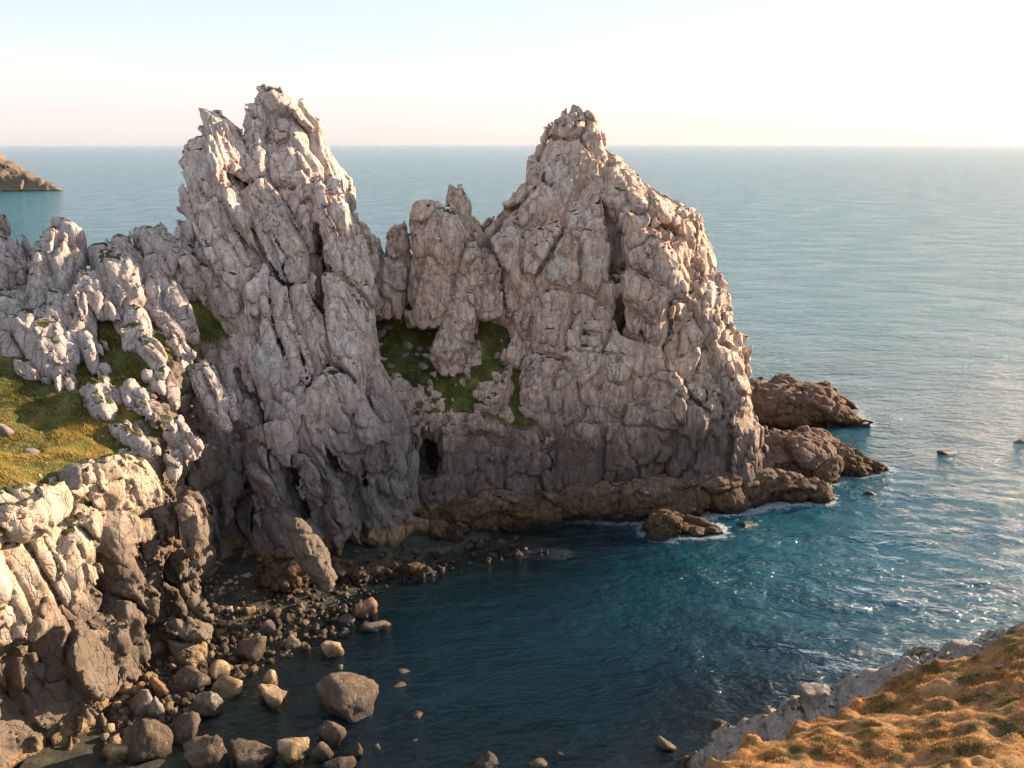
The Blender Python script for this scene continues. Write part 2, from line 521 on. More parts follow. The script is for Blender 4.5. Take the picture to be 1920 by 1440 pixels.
STRATA_L = (R(0), R(-28), R(0))
MAT = {}
MAT['left_stack'] = rock_material('rock_left_stack', dark_lo=11, dark_hi=32, dark=.85, turf=.17, turf_z=24, streak=STRATA_L, stain=.35)
MAT['right_stack'] = rock_material('rock_right_stack', pale=(.62, .515, .435), pink=(.60, .425, .325), ochre=(.44, .28, .16), dark_lo=9, dark_hi=22, dark=.9, dark_col=(.062, .047, .042), turf=.13, turf_z=14, stain=.75)
MAT['crag'] = rock_material('rock_crag', pale=(.50, .445, .42), pink=(.49, .39, .35), dark_lo=-40, dark_hi=-30, turf=.15, turf_z=0, streak=STRATA_L, stain=.35, tide=-20)
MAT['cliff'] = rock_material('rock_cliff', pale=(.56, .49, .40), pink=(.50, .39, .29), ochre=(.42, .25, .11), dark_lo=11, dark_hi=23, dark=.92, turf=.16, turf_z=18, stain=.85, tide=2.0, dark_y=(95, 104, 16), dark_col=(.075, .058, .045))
MAT['ledge'] = rock_material('rock_ledge', pale=(.20, .135, .10), pink=(.17, .105, .075), ochre=(.17, .09, .042), dark_lo=-20, dark_hi=6, dark=.55, tide=4.6, stain=.6, tide_col=(.075, .047, .028), weed=1.0)
MAT['islet'] = rock_material('rock_islet', pale=(.17, .105, .068), pink=(.155, .095, .06), ochre=(.16, .095, .042), dark_lo=-20, dark_hi=4, dark=.5, tide=3.5, stain=.6, tide_col=(.085, .05, .026), weed=.85)
MAT['far'] = rock_material('rock_far', pale=(.20, .155, .115), pink=(.18, .13, .09), ochre=(.14, .11, .05), dark_lo=-60, dark_hi=-50, tide=4, stain=.7, turf=.0)
MAT['bank'] = rock_material('rock_bank', cracks=.3, pale=(.33, .285, .245), pink=(.31, .25, .21), dark_lo=-40, dark_hi=-30, tide=1.0, stain=.3, turf=.02, turf_z=8)
MAT['boulder'] = rock_material('rock_boulder', cracks=.15, speck=.9, pale=(.46, .35, .21), pink=(.40, .275, .155), ochre=(.33, .20, .09), dark_lo=-40, dark_hi=-30, tide=-1.0, stain=.5)
MAT['boulder_red'] = rock_material('rock_boulder_red', cracks=.15, pale=(.32, .20, .12), pink=(.30, .165, .095), ochre=(.24, .11, .05), dark_lo=-40, dark_hi=-30, tide=-1.0, stain=.6)
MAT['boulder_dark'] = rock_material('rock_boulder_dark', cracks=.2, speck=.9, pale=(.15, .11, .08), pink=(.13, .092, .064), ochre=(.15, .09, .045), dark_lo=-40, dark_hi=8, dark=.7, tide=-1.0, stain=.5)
MAT['skerry'] = rock_material('rock_skerry', cracks=.2, pale=(.06, .045, .035), pink=(.05, .036, .028), ochre=(.05, .03, .016), dark_lo=-40, dark_hi=-30, tide=-1.0, stain=.4, speck=.2)
MAT['boulder_grey'] = rock_material('rock_boulder_grey', cracks=.2, pale=(.27, .24, .215), pink=(.25, .205, .175), dark_lo=-40, dark_hi=-30, tide=-1.0, stain=.3)
MAT['turf'] = turf_material('turf_left', [(.30, (.035, .042, .012)), (.46, (.075, .08, .022)), (.60, (.15, .125, .038)), (.75, (.26, .18, .06))])
MAT['dry'] = turf_material('turf_dry', [(.28, (.05, .055, .018)), (.40, (.11, .08, .028)), (.5, (.27, .145, .06)), (.62, (.34, .19, .08)), (.78, (.40, .27, .15))], .5, .3)

# ------------------------------------------------------------------ objects
def add_mesh(name, V, Q, mat, parent=None, org=(0, 0, 0), smooth=True):
    me = bpy.data.meshes.new(name)
    V = np.asarray(V, np.float32) - np.asarray(org, np.float32)
    Q = np.asarray(Q, np.int32)
    k = Q.shape[1]
    me.vertices.add(len(V)); me.vertices.foreach_set('co', V.ravel())
    me.loops.add(Q.size); me.loops.foreach_set('vertex_index', Q.ravel())
    me.polygons.add(len(Q)); me.polygons.foreach_set('loop_start', np.arange(0, Q.size, k, dtype=np.int32))
    if smooth: me.polygons.foreach_set('use_smooth', np.ones(len(Q), bool))
    me.update(calc_edges=True)
    me.materials.append(mat)
    o = bpy.data.objects.new(name, me)
    COL.objects.link(o)
    if parent is not None: o.parent = parent
    else: o.location = org
    return o
def tag(o, label=None, cat=None, group=None, kind=None):
    if label: o['label'] = label
    if cat: o['category'] = cat
    if group: o['group'] = group
    if kind: o['kind'] = kind
    return o
def compact(V, Q):
    u, inv = np.unique(Q, return_inverse=True)
    return V[u], inv.reshape(Q.shape).astype(np.int32)

ROCKS = []          # meshed bodies waiting to be split into blocks
EYE = np.array((0, 0, CAM_Z), np.float32)
def components(Q, n):
    flat = Q.ravel(); order = np.argsort(flat, kind='stable')
    uv, start = np.unique(flat[order], return_index=True)
    face_of = order // Q.shape[1]
    lab = np.arange(n)
    while True:
        m = lab[Q].min(1); new = lab.copy()
        new[uv] = np.minimum.reduceat(m[face_of], start)
        np.minimum.at(new, lab[uv], new[uv])            # hook whole trees, not single vertices
        for _ in range(6): new = new[new]
        if (new == lab).all(): return lab
        lab = new
def no_crumbs(V, Q, least=400):
    """drop the specks of surface that float free of the body."""
    lab = components(Q, len(V))[Q[:, 0]]
    v, c = np.unique(lab, return_counts=True)
    return Q[np.isin(lab, v[c >= min(least, c.max())])]
def rock_thing(name, label, cat, rock, h, mat, group=None, blocks=0, inside=(), zmin=-2.0, back=False):
    V, Q, ids = mesh_rock(rock, h, zmin)
    if inside:
        d = np.min([par(g, V.astype(float)) for g in inside], 0)
        Q = Q[~(d[Q] < -1.6).all(1)]
    if name == 'cliff':
        Q = Q[(land_poly(V[:, 0].astype(float), V[:, 1].astype(float)) > -7)[Q].any(1)]
    Q = no_crumbs(V, Q)
    core = None
    if back:        # fine faces only where a visitor near the viewpoint could see them; the far side is closed by a coarser body
        def away(P):
            P = P.astype(float); f0 = rock.base(P)
            g = np.stack([rock.base(P + np.eye(3)[k] * .8) - f0 for k in range(3)], 1)
            c = P - EYE
            return (g * c).sum(1) / (np.linalg.norm(g, axis=1) * np.linalg.norm(c, axis=1) + 1e-9)
        Q = Q[(par(away, V) < .22)[Q].any(1)]
        inner = lambda P: rock.base(P) + .9
        inner.box = rock.base.box
        r2 = Rock(inner, **{k: v for k, v in rock.__dict__.items() if k not in ('base', 'seedv', '__class__')})
        core = mesh_rock(r2, 1.1, zmin)[:2]
    ROCKS.append(dict(name=name, label=label, cat=cat, V=V, Q=Q, ids=ids, mat=mat, group=group, blocks=blocks, core=core))
    print('%-22s %7d quads  %.1fs' % (name, len(Q), time.time() - T0))

# ================================================================== THE TWO STACKS
M_left = frame((0.40, -0.25, -1), 2.6, .55)
left_base = union(
    loft([(213, 388, 412, 141, 2), (240, 372, 440, 141, 4), (300, 350, 462, 141, 7), (350, 341, 480, 141, 8.5), (430, 335, 520, 141, 10), (520, 330, 560, 140, 12)]),
    loft([(167, 482, 535, 147, 2.5), (200, 468, 562, 147, 4.5), (240, 464, 592, 147, 6), (285, 458, 604, 147, 8), (340, 440, 650, 147, 10), (400, 420, 653, 146, 11), (520, 420, 672, 145, 13)]),
    loft([(345, 590, 645, 138, 2.5), (420, 596, 668, 137.5, 4), (520, 604, 686, 136, 5), (640, 622, 702, 134, 6), (760, 640, 720, 132, 6)]),
    loft([(425, 350, 640, 146, 9), (520, 322, 690, 145, 13), (600, 335, 702, 144, 16), (700, 385, 724, 143, 20), (800, 412, 745, 141.5, 22), (900, 436, 730, 140, 22), (1000, 465, 690, 139, 20.5), (1090, 470, 640, 138, 19)], 2.3),
    loft([(690, 655, 720, 136, 5), (760, 665, 762, 135, 7.5), (850, 672, 788, 134, 9), (960, 660, 795, 133, 9.5)], 2.3),
    k=1.6,
    cut=(slit([(596, 420), (604, 500), (612, 600), (640, 700), (660, 760)], 137, .45, 4), slit([(520, 430), (545, 520), (548, 600)], 136, .4, 4),
         slit([(440, 700), (520, 800), (560, 900), (590, 980)], 126, .35, 3), slit([(640, 700), (680, 790), (690, 900)], 128, .4, 3), slit([(520, 640), (600, 740), (640, 850)], 129, .3, 3),
         slit([(450, 330), (500, 380), (540, 430)], 140, .6, 6)))
left_solid = left_base
left_base = union(left_solid, cut=(ell(face(left_solid, 445, 985, 1.0), (2.3, 6, 6.0), 0, R(12)),))
left_rock = Rock(left_base, size=5.6, amp=.95, tilt=.26, groove=2.0, M=M_left, size2=2.3, amp2=.42, groove2=.95, seed=1, warp=1.5)
rock_thing('sea_stack', 'tall twin-peaked pale rock stack with dark slabby foot', 'sea stack', left_rock, .28, MAT['left_stack'], blocks=290, back=True)

M_right = frame((0.04, -0.16, 1), 1.7, .75)
right_base = union(
    loft([(243, 1040, 1108, 161, 5), (256, 1024, 1120, 161, 6), (276, 1008, 1130, 161, 7), (300, 992, 1158, 161, 8.5), (340, 985, 1205, 161, 10.5), (400, 940, 1290, 161, 14),
          (440, 900, 1296, 161, 16), (500, 870, 1320, 161, 17), (560, 850, 1358, 161, 18), (640, 870, 1378, 160.5, 19), (740, 930, 1400, 160, 19.5), (830, 960, 1425, 159.5, 19.5), (900, 960, 1430, 159, 19), (990, 960, 1430, 158, 18)], 2.8),
    loft([(600, 985, 1095, 146, 4), (660, 965, 1170, 145.5, 5.5), (740, 960, 1210, 145, 6), (860, 960, 1230, 144, 6)], 2.6),
    loft([(690, 905, 945, 146, 2.5), (740, 870, 975, 145.5, 4), (800, 835, 1090, 146, 5.5), (880, 820, 1180, 147, 7), (960, 850, 1260, 148, 8)], 2.4),
    loft([(660, 1225, 1330, 149, 5), (760, 1190, 1395, 150, 7), (870, 1160, 1415, 150.5, 7.5), (960, 1160, 1420, 151, 8)], 2.5),
    ell(at(1072, 268, 161), (5.4, 5.6, 4.5)),
    loft([(395, 1160, 1225, 148, 4), (470, 1150, 1250, 146, 5), (560, 1155, 1285, 145, 5), (600, 1200, 1262, 146, 4)], 2.8),
    k=1.4,
    cut=(slit([(1140, 330), (1160, 420), (1152, 520), (1160, 600), (1156, 720)], 146, .4, 4.0),))
right_rock = Rock(right_base, size=6.4, amp=.95, tilt=.24, groove=2.0, M=M_right, size2=2.7, amp2=.42, groove2=.95, seed=2, box=.9)
rock_thing('sea_stack', 'broad pyramid-shaped pinkish rock stack standing in the sea', 'sea stack', right_rock, .28, MAT['right_stack'], blocks=290, back=True)

# saddle between them
SADDLE = rbf([tuple(at(*p)) for p in ((700, 545, 153), (760, 560, 155), (700, 620, 149), (760, 640, 149), (830, 650, 149), (720, 690, 144), (800, 690, 144), (900, 690, 144), (960, 690, 145),
              (850, 760, 140), (780, 780, 139), (960, 790, 140))] + [tuple(at(*p)) for p in ((740, 470, 160), (900, 430, 158), (860, 440, 160))] + [(-15, 175, 10), (0, 178, 8), (-30, 170, 15)])
saddle_poly = poly_sdf([(-28, 135), (-16, 136), (-4, 138), (6, 139), (6, 172), (-28, 172)])
def saddle_base(P):
    return np.maximum((P[:, 2] - SADDLE(P[:, 0], P[:, 1])) * .75, saddle_poly(P[:, 0], P[:, 1]) + (P[:, 2] - 15) * .12)
def carved_saddle(P):
    return np.maximum(saddle_base(P), -ell(at(800, 865, 136), (2.2, 9, 6.0))(P))
carved_saddle.box = (np.array((-29., 128., -4.)), np.array((8., 173., 46.)))
rock_thing('rock_saddle', 'dark broken rock with a sea cave between the two stacks', 'rock', Rock(carved_saddle, size=5, amp=.6, groove=.9, M=M_right, size2=2.0, rough=.5, seed=3), .33, MAT['right_stack'], blocks=120, inside=(left_base, right_base))

# pinnacles on the saddle
def pinnacle(label, rows, mat='right_stack', seed=0, size=3.0, blocks=30):
    rock_thing('rock_pinnacle', label, 'pinnacle', Rock(loft(rows, 2.6, foot=1.5), size=size, amp=.35, tilt=.2, groove=.9, M=M_right, size2=1.9, amp2=.2, groove2=.4, rough=.3, seed=seed), .24, MAT[mat], zmin=14,
               group='pinnacles on the saddle', blocks=blocks, inside=(left_base, right_base, saddle_base))
pinnacle('low grey rock fin leaning against the twin-peaked stack', [(415, 672, 692, 149, 1.5), (450, 668, 708, 149, 2.4), (500, 668, 720, 149, 3), (560, 668, 726, 149, 3.2)], seed=11)
pinnacle('short orange-topped pinnacle beside the grassy notch', [(420, 735, 758, 150, 1.3), (440, 728, 770, 150, 2), (480, 716, 768, 150, 2.8), (540, 700, 764, 149.5, 3), (580, 698, 760, 149, 3)], seed=12)
pinnacle('tall smooth slab pinnacle left of the broad stack', [(380, 786, 822, 148, 1.5), (400, 776, 858, 148, 3), (440, 774, 868, 147.5, 4), (500, 768, 862, 148, 4.0), (560, 762, 855, 148, 4.0), (592, 770, 846, 148, 3.6)], seed=13, size=5.2)
pinnacle('slender split finger of rock behind the slab pinnacle', [(348, 842, 862, 153, 1.1), (360, 838, 874, 153, 1.8), (400, 838, 884, 153, 2.4), (420, 836, 902, 153, 3), (480, 840, 920, 153, 4)], seed=14, size=2.2)
pinnacle('stubby rock tower at the foot of the broad stack', [(445, 872, 900, 147, 1.5), (480, 862, 908, 147, 2.5), (560, 838, 905, 147, 3.6), (640, 812, 890, 146, 4.0), (680, 812, 880, 146, 4.0)], seed=15, size=3.4)

# ================================================================== THE HEADLAND ON THE LEFT
land_pts = [at(*p) for p in ((0, 915, 79), (150, 895, 86), (280, 885, 93), (378, 960, 97.5), (50, 760, 103), (250, 830, 99), (0, 690, 108), (150, 690, 111), (330, 800, 103), (430, 800, 113), (350, 720, 112),
            (100, 600, 118), (300, 600, 121), (0, 570, 119), (100, 510, 126), (250, 500, 128), (400, 640, 124), (0, 480, 127), (330, 520, 131), (20, 840, 92), (140, 830, 96))]
land_pts = [tuple(p) for p in land_pts] + [(-38, 107, 17), (-75, 74, 33), (-90, 100, 38), (-85, 125, 45), (-60, 142, 34), (-80, 145, 34), (-42, 145, 36), (-52, 62, 27)]
LAND = rbf(land_pts)
land_poly = poly_sdf([(-49, 55), (-46.5, 70), (-43.5, 80), (-42.5, 91), (-40, 96.5), (-42, 103), (-43.2, 112), (-42, 125), (-38, 150), (-125, 152), (-125, 55)])
def cliff_base(P):
    side = land_poly(P[:, 0], P[:, 1]) + (P[:, 2] - 12) * .06
    o = smax(( P[:, 2] - LAND(P[:, 0], P[:, 1])) * .85, side, 2.0)
    return np.where((side < -8) & (o < 0), -6., o)
def smax(a, b, k): return -smin(-a, -b, k)
cave_cut = (ell(face(cliff_base, 205, 1115, .5), (3.8, 4.5, 3.4), R(20)), ell(face(cliff_base, 330, 1085, 1.0), (1.6, 4, 5.5), R(20)), ell(face(cliff_base, 400, 985, 2.0), (2.6, 6, 7), R(20), R(8)),
            ell(face(cliff_base, 105, 1330, .5), (2.6, 3.2, 3.8)), ell(face(cliff_base, 15, 1370, 1), (2.6, 5, 9)), ell(face(cliff_base, 290, 1130, .8), (.7, 3, 5)), ell(face(cliff_base, 150, 1010, .3), (.6, 2, 4), 0, R(-12)))
def cliff_field(P):
    o = cliff_base(P)
    for g in (cliff_add1, cliff_add2, cliff_add3, cliff_add4, cliff_add5): o = smin(o, g(P), 1.2)
    for g in cave_cut: o = np.maximum(o, -g(P))
    return o
# buttresses at the cliff foot
cliff_add1 = path([tuple(face(cliff_base, 225, 1190, 1.5)) + (2.8,), tuple(onz(245, 1290, 0)) + (3.0,)])
cliff_add2 = path([tuple(at(335, 1100, 98)) + (2.2,), tuple(at(345, 1170, 97)) + (2.8,), tuple(onz(355, 1240, 0)) + (2.6,)])
cliff_add3 = path([tuple(at(350, 960, 99)) + (2.4,), tuple(at(345, 1030, 98)) + (2.2,)])
cliff_add4 = path([tuple(at(100, 1150, 83)) + (2.4,), tuple(at(150, 1280, 81)) + (1.8,), tuple(onz(205, 1400, 0)) + (1.2,)])
cliff_add5 = path([tuple(at(60, 1180, 82)) + (2.0,), tuple(at(60, 1330, 79)) + (1.5,), tuple(onz(110, 1450, 0)) + (1.6,)])
cliff_field.box = (np.array((-74., 66., -4.)), np.array((-29., 118., 34.)))
M_cliff = frame((0.30, 0.1, -1), 1.6, .3)
class CliffRock(Rock):
    def coarse(s, P, b):
        # the turf on top stays smooth: no blocks where the ground surface is the nearest face
        v, W = Rock.coarse(s, P, b)
        g = (P[:, 2] - LAND(P[:, 0], P[:, 1])) * .85
        s_ = land_poly(P[:, 0], P[:, 1])
        m = np.clip((g - s_ - 2.0) / 3.0, 0, 1) * (P[:, 2] > 15)
        return v * (1 - m) + (b + .2) * m, W
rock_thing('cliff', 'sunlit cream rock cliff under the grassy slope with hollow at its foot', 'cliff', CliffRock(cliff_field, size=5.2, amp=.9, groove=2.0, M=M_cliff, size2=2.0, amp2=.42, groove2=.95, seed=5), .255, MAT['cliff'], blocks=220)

# grass slope over the headland: sheet a little above the rock
def grid_sheet(x0, x1, y0, y1, step, Hf, keep=None):
    xs = np.arange(x0, x1 + step, step); ys = np.arange(y0, y1 + step, step)
    X, Y = np.meshgrid(xs, ys, indexing='ij'); x, y = X.ravel(), Y.ravel()
    V = np.stack((x, y, Hf(x, y)), 1)
    i = np.arange(len(x)).reshape(X.shape)
    Q = np.stack((i[:-1, :-1], i[1:, :-1], i[1:, 1:], i[:-1, 1:]), -1).reshape(-1, 4)
    if keep is not None:
        k = keep(V[:, 0], V[:, 1], V[:, 2])
        Q = Q[k[Q].all(1)]
        V, Q = compact(V, Q)
    return V, Q
edge_n = lambda x, y: fbm(np.stack((x * .35, y * .35, x * 0), 1), 3) * 1.6
def turf_h(x, y):
    P = np.stack((x, y, x * 0), 1)
    return LAND(x, y) + .12 + fbm(P * .22, 3) * .5 + fbm(P * 1.3 + 4, 2) * .14 - np.clip(land_poly(x, y) + edge_n(x, y) + 4.2, 0, 5) * .75
SLOPE_V, SLOPE_Q = grid_sheet(-92, -27, 66, 132, .4, turf_h, lambda x, y, z: land_poly(x, y) + edge_n(x, y) < -1.0)
slope = tag(add_mesh('grass_slope', SLOPE_V, SLOPE_Q, MAT['turf']), 'grassy slope of the headland above the cream cliff', 'grassy slope', kind='structure')

def ground(px, py, lift=0.0):
    """where the line of sight meets the headland surface."""
    r = ray(px, py); t = np.arange(60, 190, .25)
    p = np.array((0, 0, CAM_Z)) + t[:, None] * r
    d = p[:, 2] - LAND(p[:, 0], p[:, 1])
    k = np.argmax(d < lift)
    return p[k]
def crag(name, label, cat, pts, seed, size=2.8, group=None, lift=.3, blocks=25, mat='crag', back=0.0):
    P = []
    for px, py, w, up in pts:                    # w: half width in photograph pixels, up: metres above the ground point
        g = ground(px, py + 0) if up == 0 else None
        if g is None:
            g = at(px, py, up)
        d = np.linalg.norm(g - np.array((0, 0, CAM_Z)))
        P.append((g[0], g[1] + back, g[2] + lift, w * 1.22 / FPX * d))
    if len(P) == 1: P.append(tuple(np.array(P[0]) + np.array((0.1, .6, -.8, 0))))
    rock_thing(name, label, cat, Rock(path(P), size=size * 1.3, amp=.55, tilt=.3, groove=1.0, M=M_left, size2=1.6, amp2=.24, groove2=.45, rough=.4, seed=seed), .25, MAT['crag'] if mat == 'crag' else MAT[mat],
               group=group, blocks=blocks, inside=(cliff_base, left_base), zmin=5)
SAD_V, SAD_Q = grid_sheet(-30, 4, 139, 164, .35, lambda x, y: SADDLE(x, y) + .25 + fbm(np.stack((x, y, x * 0), 1) * .35, 3) * .45)
tag(add_mesh('grass_saddle', SAD_V, SAD_Q, MAT['turf']), 'green turf in the notch between the stacks', 'turf', kind='structure')
G1 = 'crags along the headland crest'; G2 = 'rock ribs running down the grassy slope'
crag('rock_crag', 'massive upright crag with ragged top on the headland crest', 'crag', [(118, 462, 30, 124), (108, 500, 42, 123), (105, 560, 44, 121), (90, 600, 42, 119)], 21, 3.2, G1)
crag('rock_crag', 'bulky lower crag with a bare blocky face above the grass', 'crag', [(110, 590, 30, 118), (80, 640, 46, 115), (110, 680, 36, 112), (140, 725, 18, 111)], 22, 3.0, G1)
crag('rock_crag', 'narrow crag with cracked top beside the massive crag', 'crag', [(165, 530, 20, 120), (160, 580, 30, 118), (165, 640, 20, 115)], 23, 2.4, G1)
crag('rock_crag', 'dark slabby crag in the middle of the headland crest', 'crag', [(205, 480, 28, 126), (225, 530, 45, 123), (240, 590, 38, 120), (248, 650, 30, 117), (255, 700, 24, 114)], 24, 3.0, G1)
crag('rock_crag', 'jagged low crest of crags with pointed horn tip', 'crag', [(275, 425, 9, 130), (290, 450, 26, 130), (310, 480, 30, 129), (335, 520, 36, 128)], 25, 2.4, G1)
crag('rock_crag', 'small stub crag with orange side on the crest', 'crag', [(232, 462, 13, 129), (245, 490, 22, 128)], 26, 2.0, G1)
crag('rock_crag', 'tall crag cut by the picture edge with sunlit top', 'crag', [(-12, 410, 22, 128), (-8, 470, 26, 126), (10, 530, 36, 122)], 27, 2.6, G1)
crag('rock_crag', 'pointed thin crag next to the crag at the picture edge', 'crag', [(33, 445, 9, 127), (36, 490, 16, 126), (40, 540, 22, 123)], 28, 2.2, G1)
crag('rock_crag', 'dark bluish crag in shade low at the picture edge', 'crag', [(5, 600, 34, 117), (14, 650, 34, 113), (30, 690, 24, 111)], 29, 2.6, G1)
crag('rock_crag', 'angular tilted block crag leaning toward the twin-peaked stack', 'crag', [(290, 500, 20, 127), (310, 560, 30, 124), (345, 620, 30, 122)], 30, 2.6, G1)
crag('rock_rib', 'long rock rib nearest the twin-peaked stack in the grass', 'rock', [(335, 655, 16, 0), (365, 700, 20, 0), (400, 760, 20, 0), (418, 800, 14, 0)], 31, 2.2, G2)
crag('rock_rib', 'low mossy rock rib below the bulky crag', 'rock', [(180, 690, 12, 0), (215, 740, 15, 0), (262, 795, 12, 0)], 32, 2.0, G2)
crag('rock_rib', 'smooth rounded rock rib in the middle of the slope', 'rock', [(248, 735, 9, 0), (270, 765, 12, 0), (283, 785, 12, 0)], 33, 2.2, G2)
crag('rock_rib', 'short reddish rock rib below the dark slabby crag', 'rock', [(285, 710, 12, 0), (315, 735, 15, 0), (332, 760, 10, 0)], 34, 2.0, G2)
crag('rock_rib', 'thin rock rib tucked against the foot of the stack', 'rock', [(395, 690, 9, 0), (420, 740, 12, 0), (432, 790, 10, 0)], 35, 2.0, G2)
crag('rock_rib', 'broad lower rock rib by the dark gully', 'rock', [(330, 800, 14, 0), (350, 850, 22, 0), (330, 890, 20, 0)], 36, 2.2, G2)

crag('rock_rib', 'knobbly rock rib under the narrow crag', 'rock', [(150, 640, 14, 0), (172, 668, 16, 0), (185, 700, 10, 0)], 61, 1.8, G2)
crag('rock_rib', 'jumbled rock rib under the middle of the crest', 'rock', [(262, 640, 18, 0), (285, 670, 22, 0), (300, 705, 16, 0)], 62, 1.8, G2)
crag('rock_rib', 'dark mossy slab rib between crest and stack', 'rock', [(300, 600, 20, 0), (330, 630, 20, 0)], 63, 2.0, G2)
crag('rock_rib', 'blocky tail of rock below the bulky crag', 'rock', [(110, 700, 20, 0), (135, 735, 14, 0)], 64, 1.8, G2)
crag('rock_rib', 'broken grey rib low on the slope above the gully', 'rock', [(290, 770, 12, 0), (315, 800, 16, 0), (335, 825, 12, 0)], 65, 1.8, G2)

crag('rock_rib', 'wide broken outcrop on the grass below the picture-edge crags', 'rock', [(40, 690, 22, 0), (75, 715, 20, 0)], 66, 1.8, G2)
crag('rock_rib', 'two-lobed outcrop beside the blocky tail of rock', 'rock', [(175, 735, 14, 0), (200, 775, 16, 0)], 67, 1.8, G2)
crag('rock_rib', 'long low outcrop above the brink of the cream cliff', 'rock', [(215, 800, 10, 0), (250, 830, 14, 0), (280, 850, 12, 0)], 68, 1.8, G2)

# ================================================================== LOW TIDAL ROCKS
def blob(px, py, z0, rx, ry, rz, rotz=0.0, n=2.3):
    c = onz(px, py, z0); return ell((c[0], c[1] + ry * .4, c[2]), (rx, ry, rz), R(rotz), 0, n)
ledge = union(
    path([tuple(onz(840, 985)) + (3.2,), tuple(onz(930, 995) + np.array((0, 3, 2))) + (4.2,), tuple(onz(1020, 985) + np.array((0, 3, .5))) + (3.6,)]),
    path([tuple(onz(1090, 978) + np.array((0, 4, 1.2))) + (4.2,), tuple(onz(1220, 980) + np.array((0, 4, 1.8))) + (4.4,), tuple(onz(1330, 970) + np.array((0, 5, 1.6))) + (4.7,), tuple(onz(1440, 955) + np.array((0, 5, 1.6))) + (4.8,), tuple(onz(1530, 945) + np.array((0, 3, .4))) + (3.4,)], 1.0),
    path([tuple(onz(1120, 978) + np.array((0, 9, 1.2))) + (4.4,), tuple(onz(1300, 970) + np.array((0, 10, 1.5))) + (4.8,), tuple(onz(1440, 950) + np.array((0, 10, 1.5))) + (5,)], 1.0),
    path([tuple(onz(1245, 1000) + np.array((0, 1, 0))) + (3.4,), tuple(onz(1330, 1000) + np.array((0, 1, -1))) + (2.6,)]),
    blob(1490, 900, 0, 9, 7, 8.5, 10), k=1.2)
rock_thing('rock_ledge', 'long brown tidal ledge along the foot of the broad stack', 'rock ledge', Rock(ledge, size=4.4, amp=.7, groove=1.0, tilt=.25, size2=1.9, seed=41, M=frame((1, .2, .2), 1.5)), .27, MAT['ledge'], blocks=120, inside=(right_base,))
spur = union(path([tuple(onz(1440, 880) + np.array((0, 3, 1.5))) + (4.4,), tuple(onz(1530, 890) + np.array((0, 3, 2.2))) + (5.4,), tuple(onz(1600, 890) + np.array((0, 2, .6))) + (3.6,), tuple(onz(1662, 880)) + (.9,)]), k=1)
rock_thing('rock_spur', 'sunlit rust-brown rock spur tapering to a point in the sea', 'rock', Rock(spur, size=3.2, amp=.4, groove=.6, tilt=.2, size2=1.3, seed=42, M=frame((1, .2, -.3), 1.7)), .27, MAT['islet'], blocks=60, inside=(right_base,))
isl = union(path([tuple(onz(1380, 815) + np.array((0, 10, 4))) + (6.5,), tuple(onz(1450, 815) + np.array((0, 8, 3))) + (6.4,), tuple(onz(1540, 805) + np.array((0, 6, 3.0))) + (5.6,), tuple(onz(1600, 803) + np.array((0, 3, .3))) + (2.8,), tuple(onz(1628, 800)) + (.9,)]),
            path([tuple(onz(1490, 790) + np.array((0, 12, 3))) + (4.5,), tuple(onz(1555, 775) + np.array((0, 6, 2.6))) + (3.2,), tuple(onz(1610, 766)) + (1.0,)]), k=1)
rock_thing('rocky_islet', 'dark brown rocky islet behind the broad stack', 'islet', Rock(isl, size=3.6, amp=.5, groove=.7, tilt=.2, size2=1.5, seed=43, M=frame((1, .2, -.3), 1.6)), .32, MAT['islet'], blocks=60, inside=(right_base,))
# rubble-covered rock foot in the cove
cove = union(path([tuple(onz(690, 1040) + np.array((0, 3, 0))) + (2.6,), tuple(onz(770, 1010) + np.array((0, 3, .3))) + (2.6,), tuple(onz(860, 1010)) + (2.0,)]),
             path([tuple(onz(940, 1030) + np.array((0, 1, -.5))) + (1.6,), tuple(onz(1000, 1035) + np.array((0, 0, -.8))) + (1.5,), tuple(onz(1050, 1038) + np.array((0, 0, -.8))) + (.9,)]),
             path([tuple(onz(670, 1100) + np.array((0, 2, 0))) + (2.3,), tuple(onz(730, 1085) + np.array((0, 2, -.4))) + (2.2,), tuple(onz(800, 1075)) + (.9,)]), k=.8)
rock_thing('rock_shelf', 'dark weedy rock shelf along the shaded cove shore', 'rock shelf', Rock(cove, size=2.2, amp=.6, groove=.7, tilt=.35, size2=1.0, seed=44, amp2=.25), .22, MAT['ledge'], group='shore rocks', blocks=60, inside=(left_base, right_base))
elong = path([tuple(at(556, 990, 107)) + (1.7,), tuple(at(580, 1035, 106.5)) + (2.0,), tuple(at(612, 1090, 106)) + (1.2,)])
rock_thing('leaning_boulder', 'huge elongated speckled boulder leaning upright on the cove shore', 'boulder', Rock(elong, size=9, amp=.1, groove=.3, tilt=.05, size2=1.6, amp2=.1, groove2=.15, rough=.3, seed=45), .2, MAT['cliff'], group='shore rocks')
foot = union(ell(onz(530, 1130) + np.array((-.5, 4.5, 1)), (4.4, 4.0, 4.0)), ell(onz(620, 1110) + np.array((0, 4, 0)), (3.6, 3.0, 2.4)), k=1)
rock_thing('rock_mound', 'rounded brown rock mass under the leaning boulder', 'rock', Rock(foot, size=4.0, amp=.4, groove=.6, size2=1.4, seed=46), .22, MAT['ledge'], group='shore rocks', blocks=25, inside=(left_base,))
far = union(path([(-770, 1240, 24, 68), (-690, 1230, 0, 38), (-625, 1215, -3, 14), (-606, 1213, -2, 5)]), k=4)
far.box = (np.array((-830., 1170., -5.)), np.array((-595., 1310., 85.)))
rock_thing('far_headland', 'distant brown headland sloping into the sea', 'headland', Rock(far, size=14, amp=2, groove=2, tilt=.2, size2=6, amp2=.8, groove2=1.2, rough=2, warp=4, seed=47), 2.0, MAT['far'])

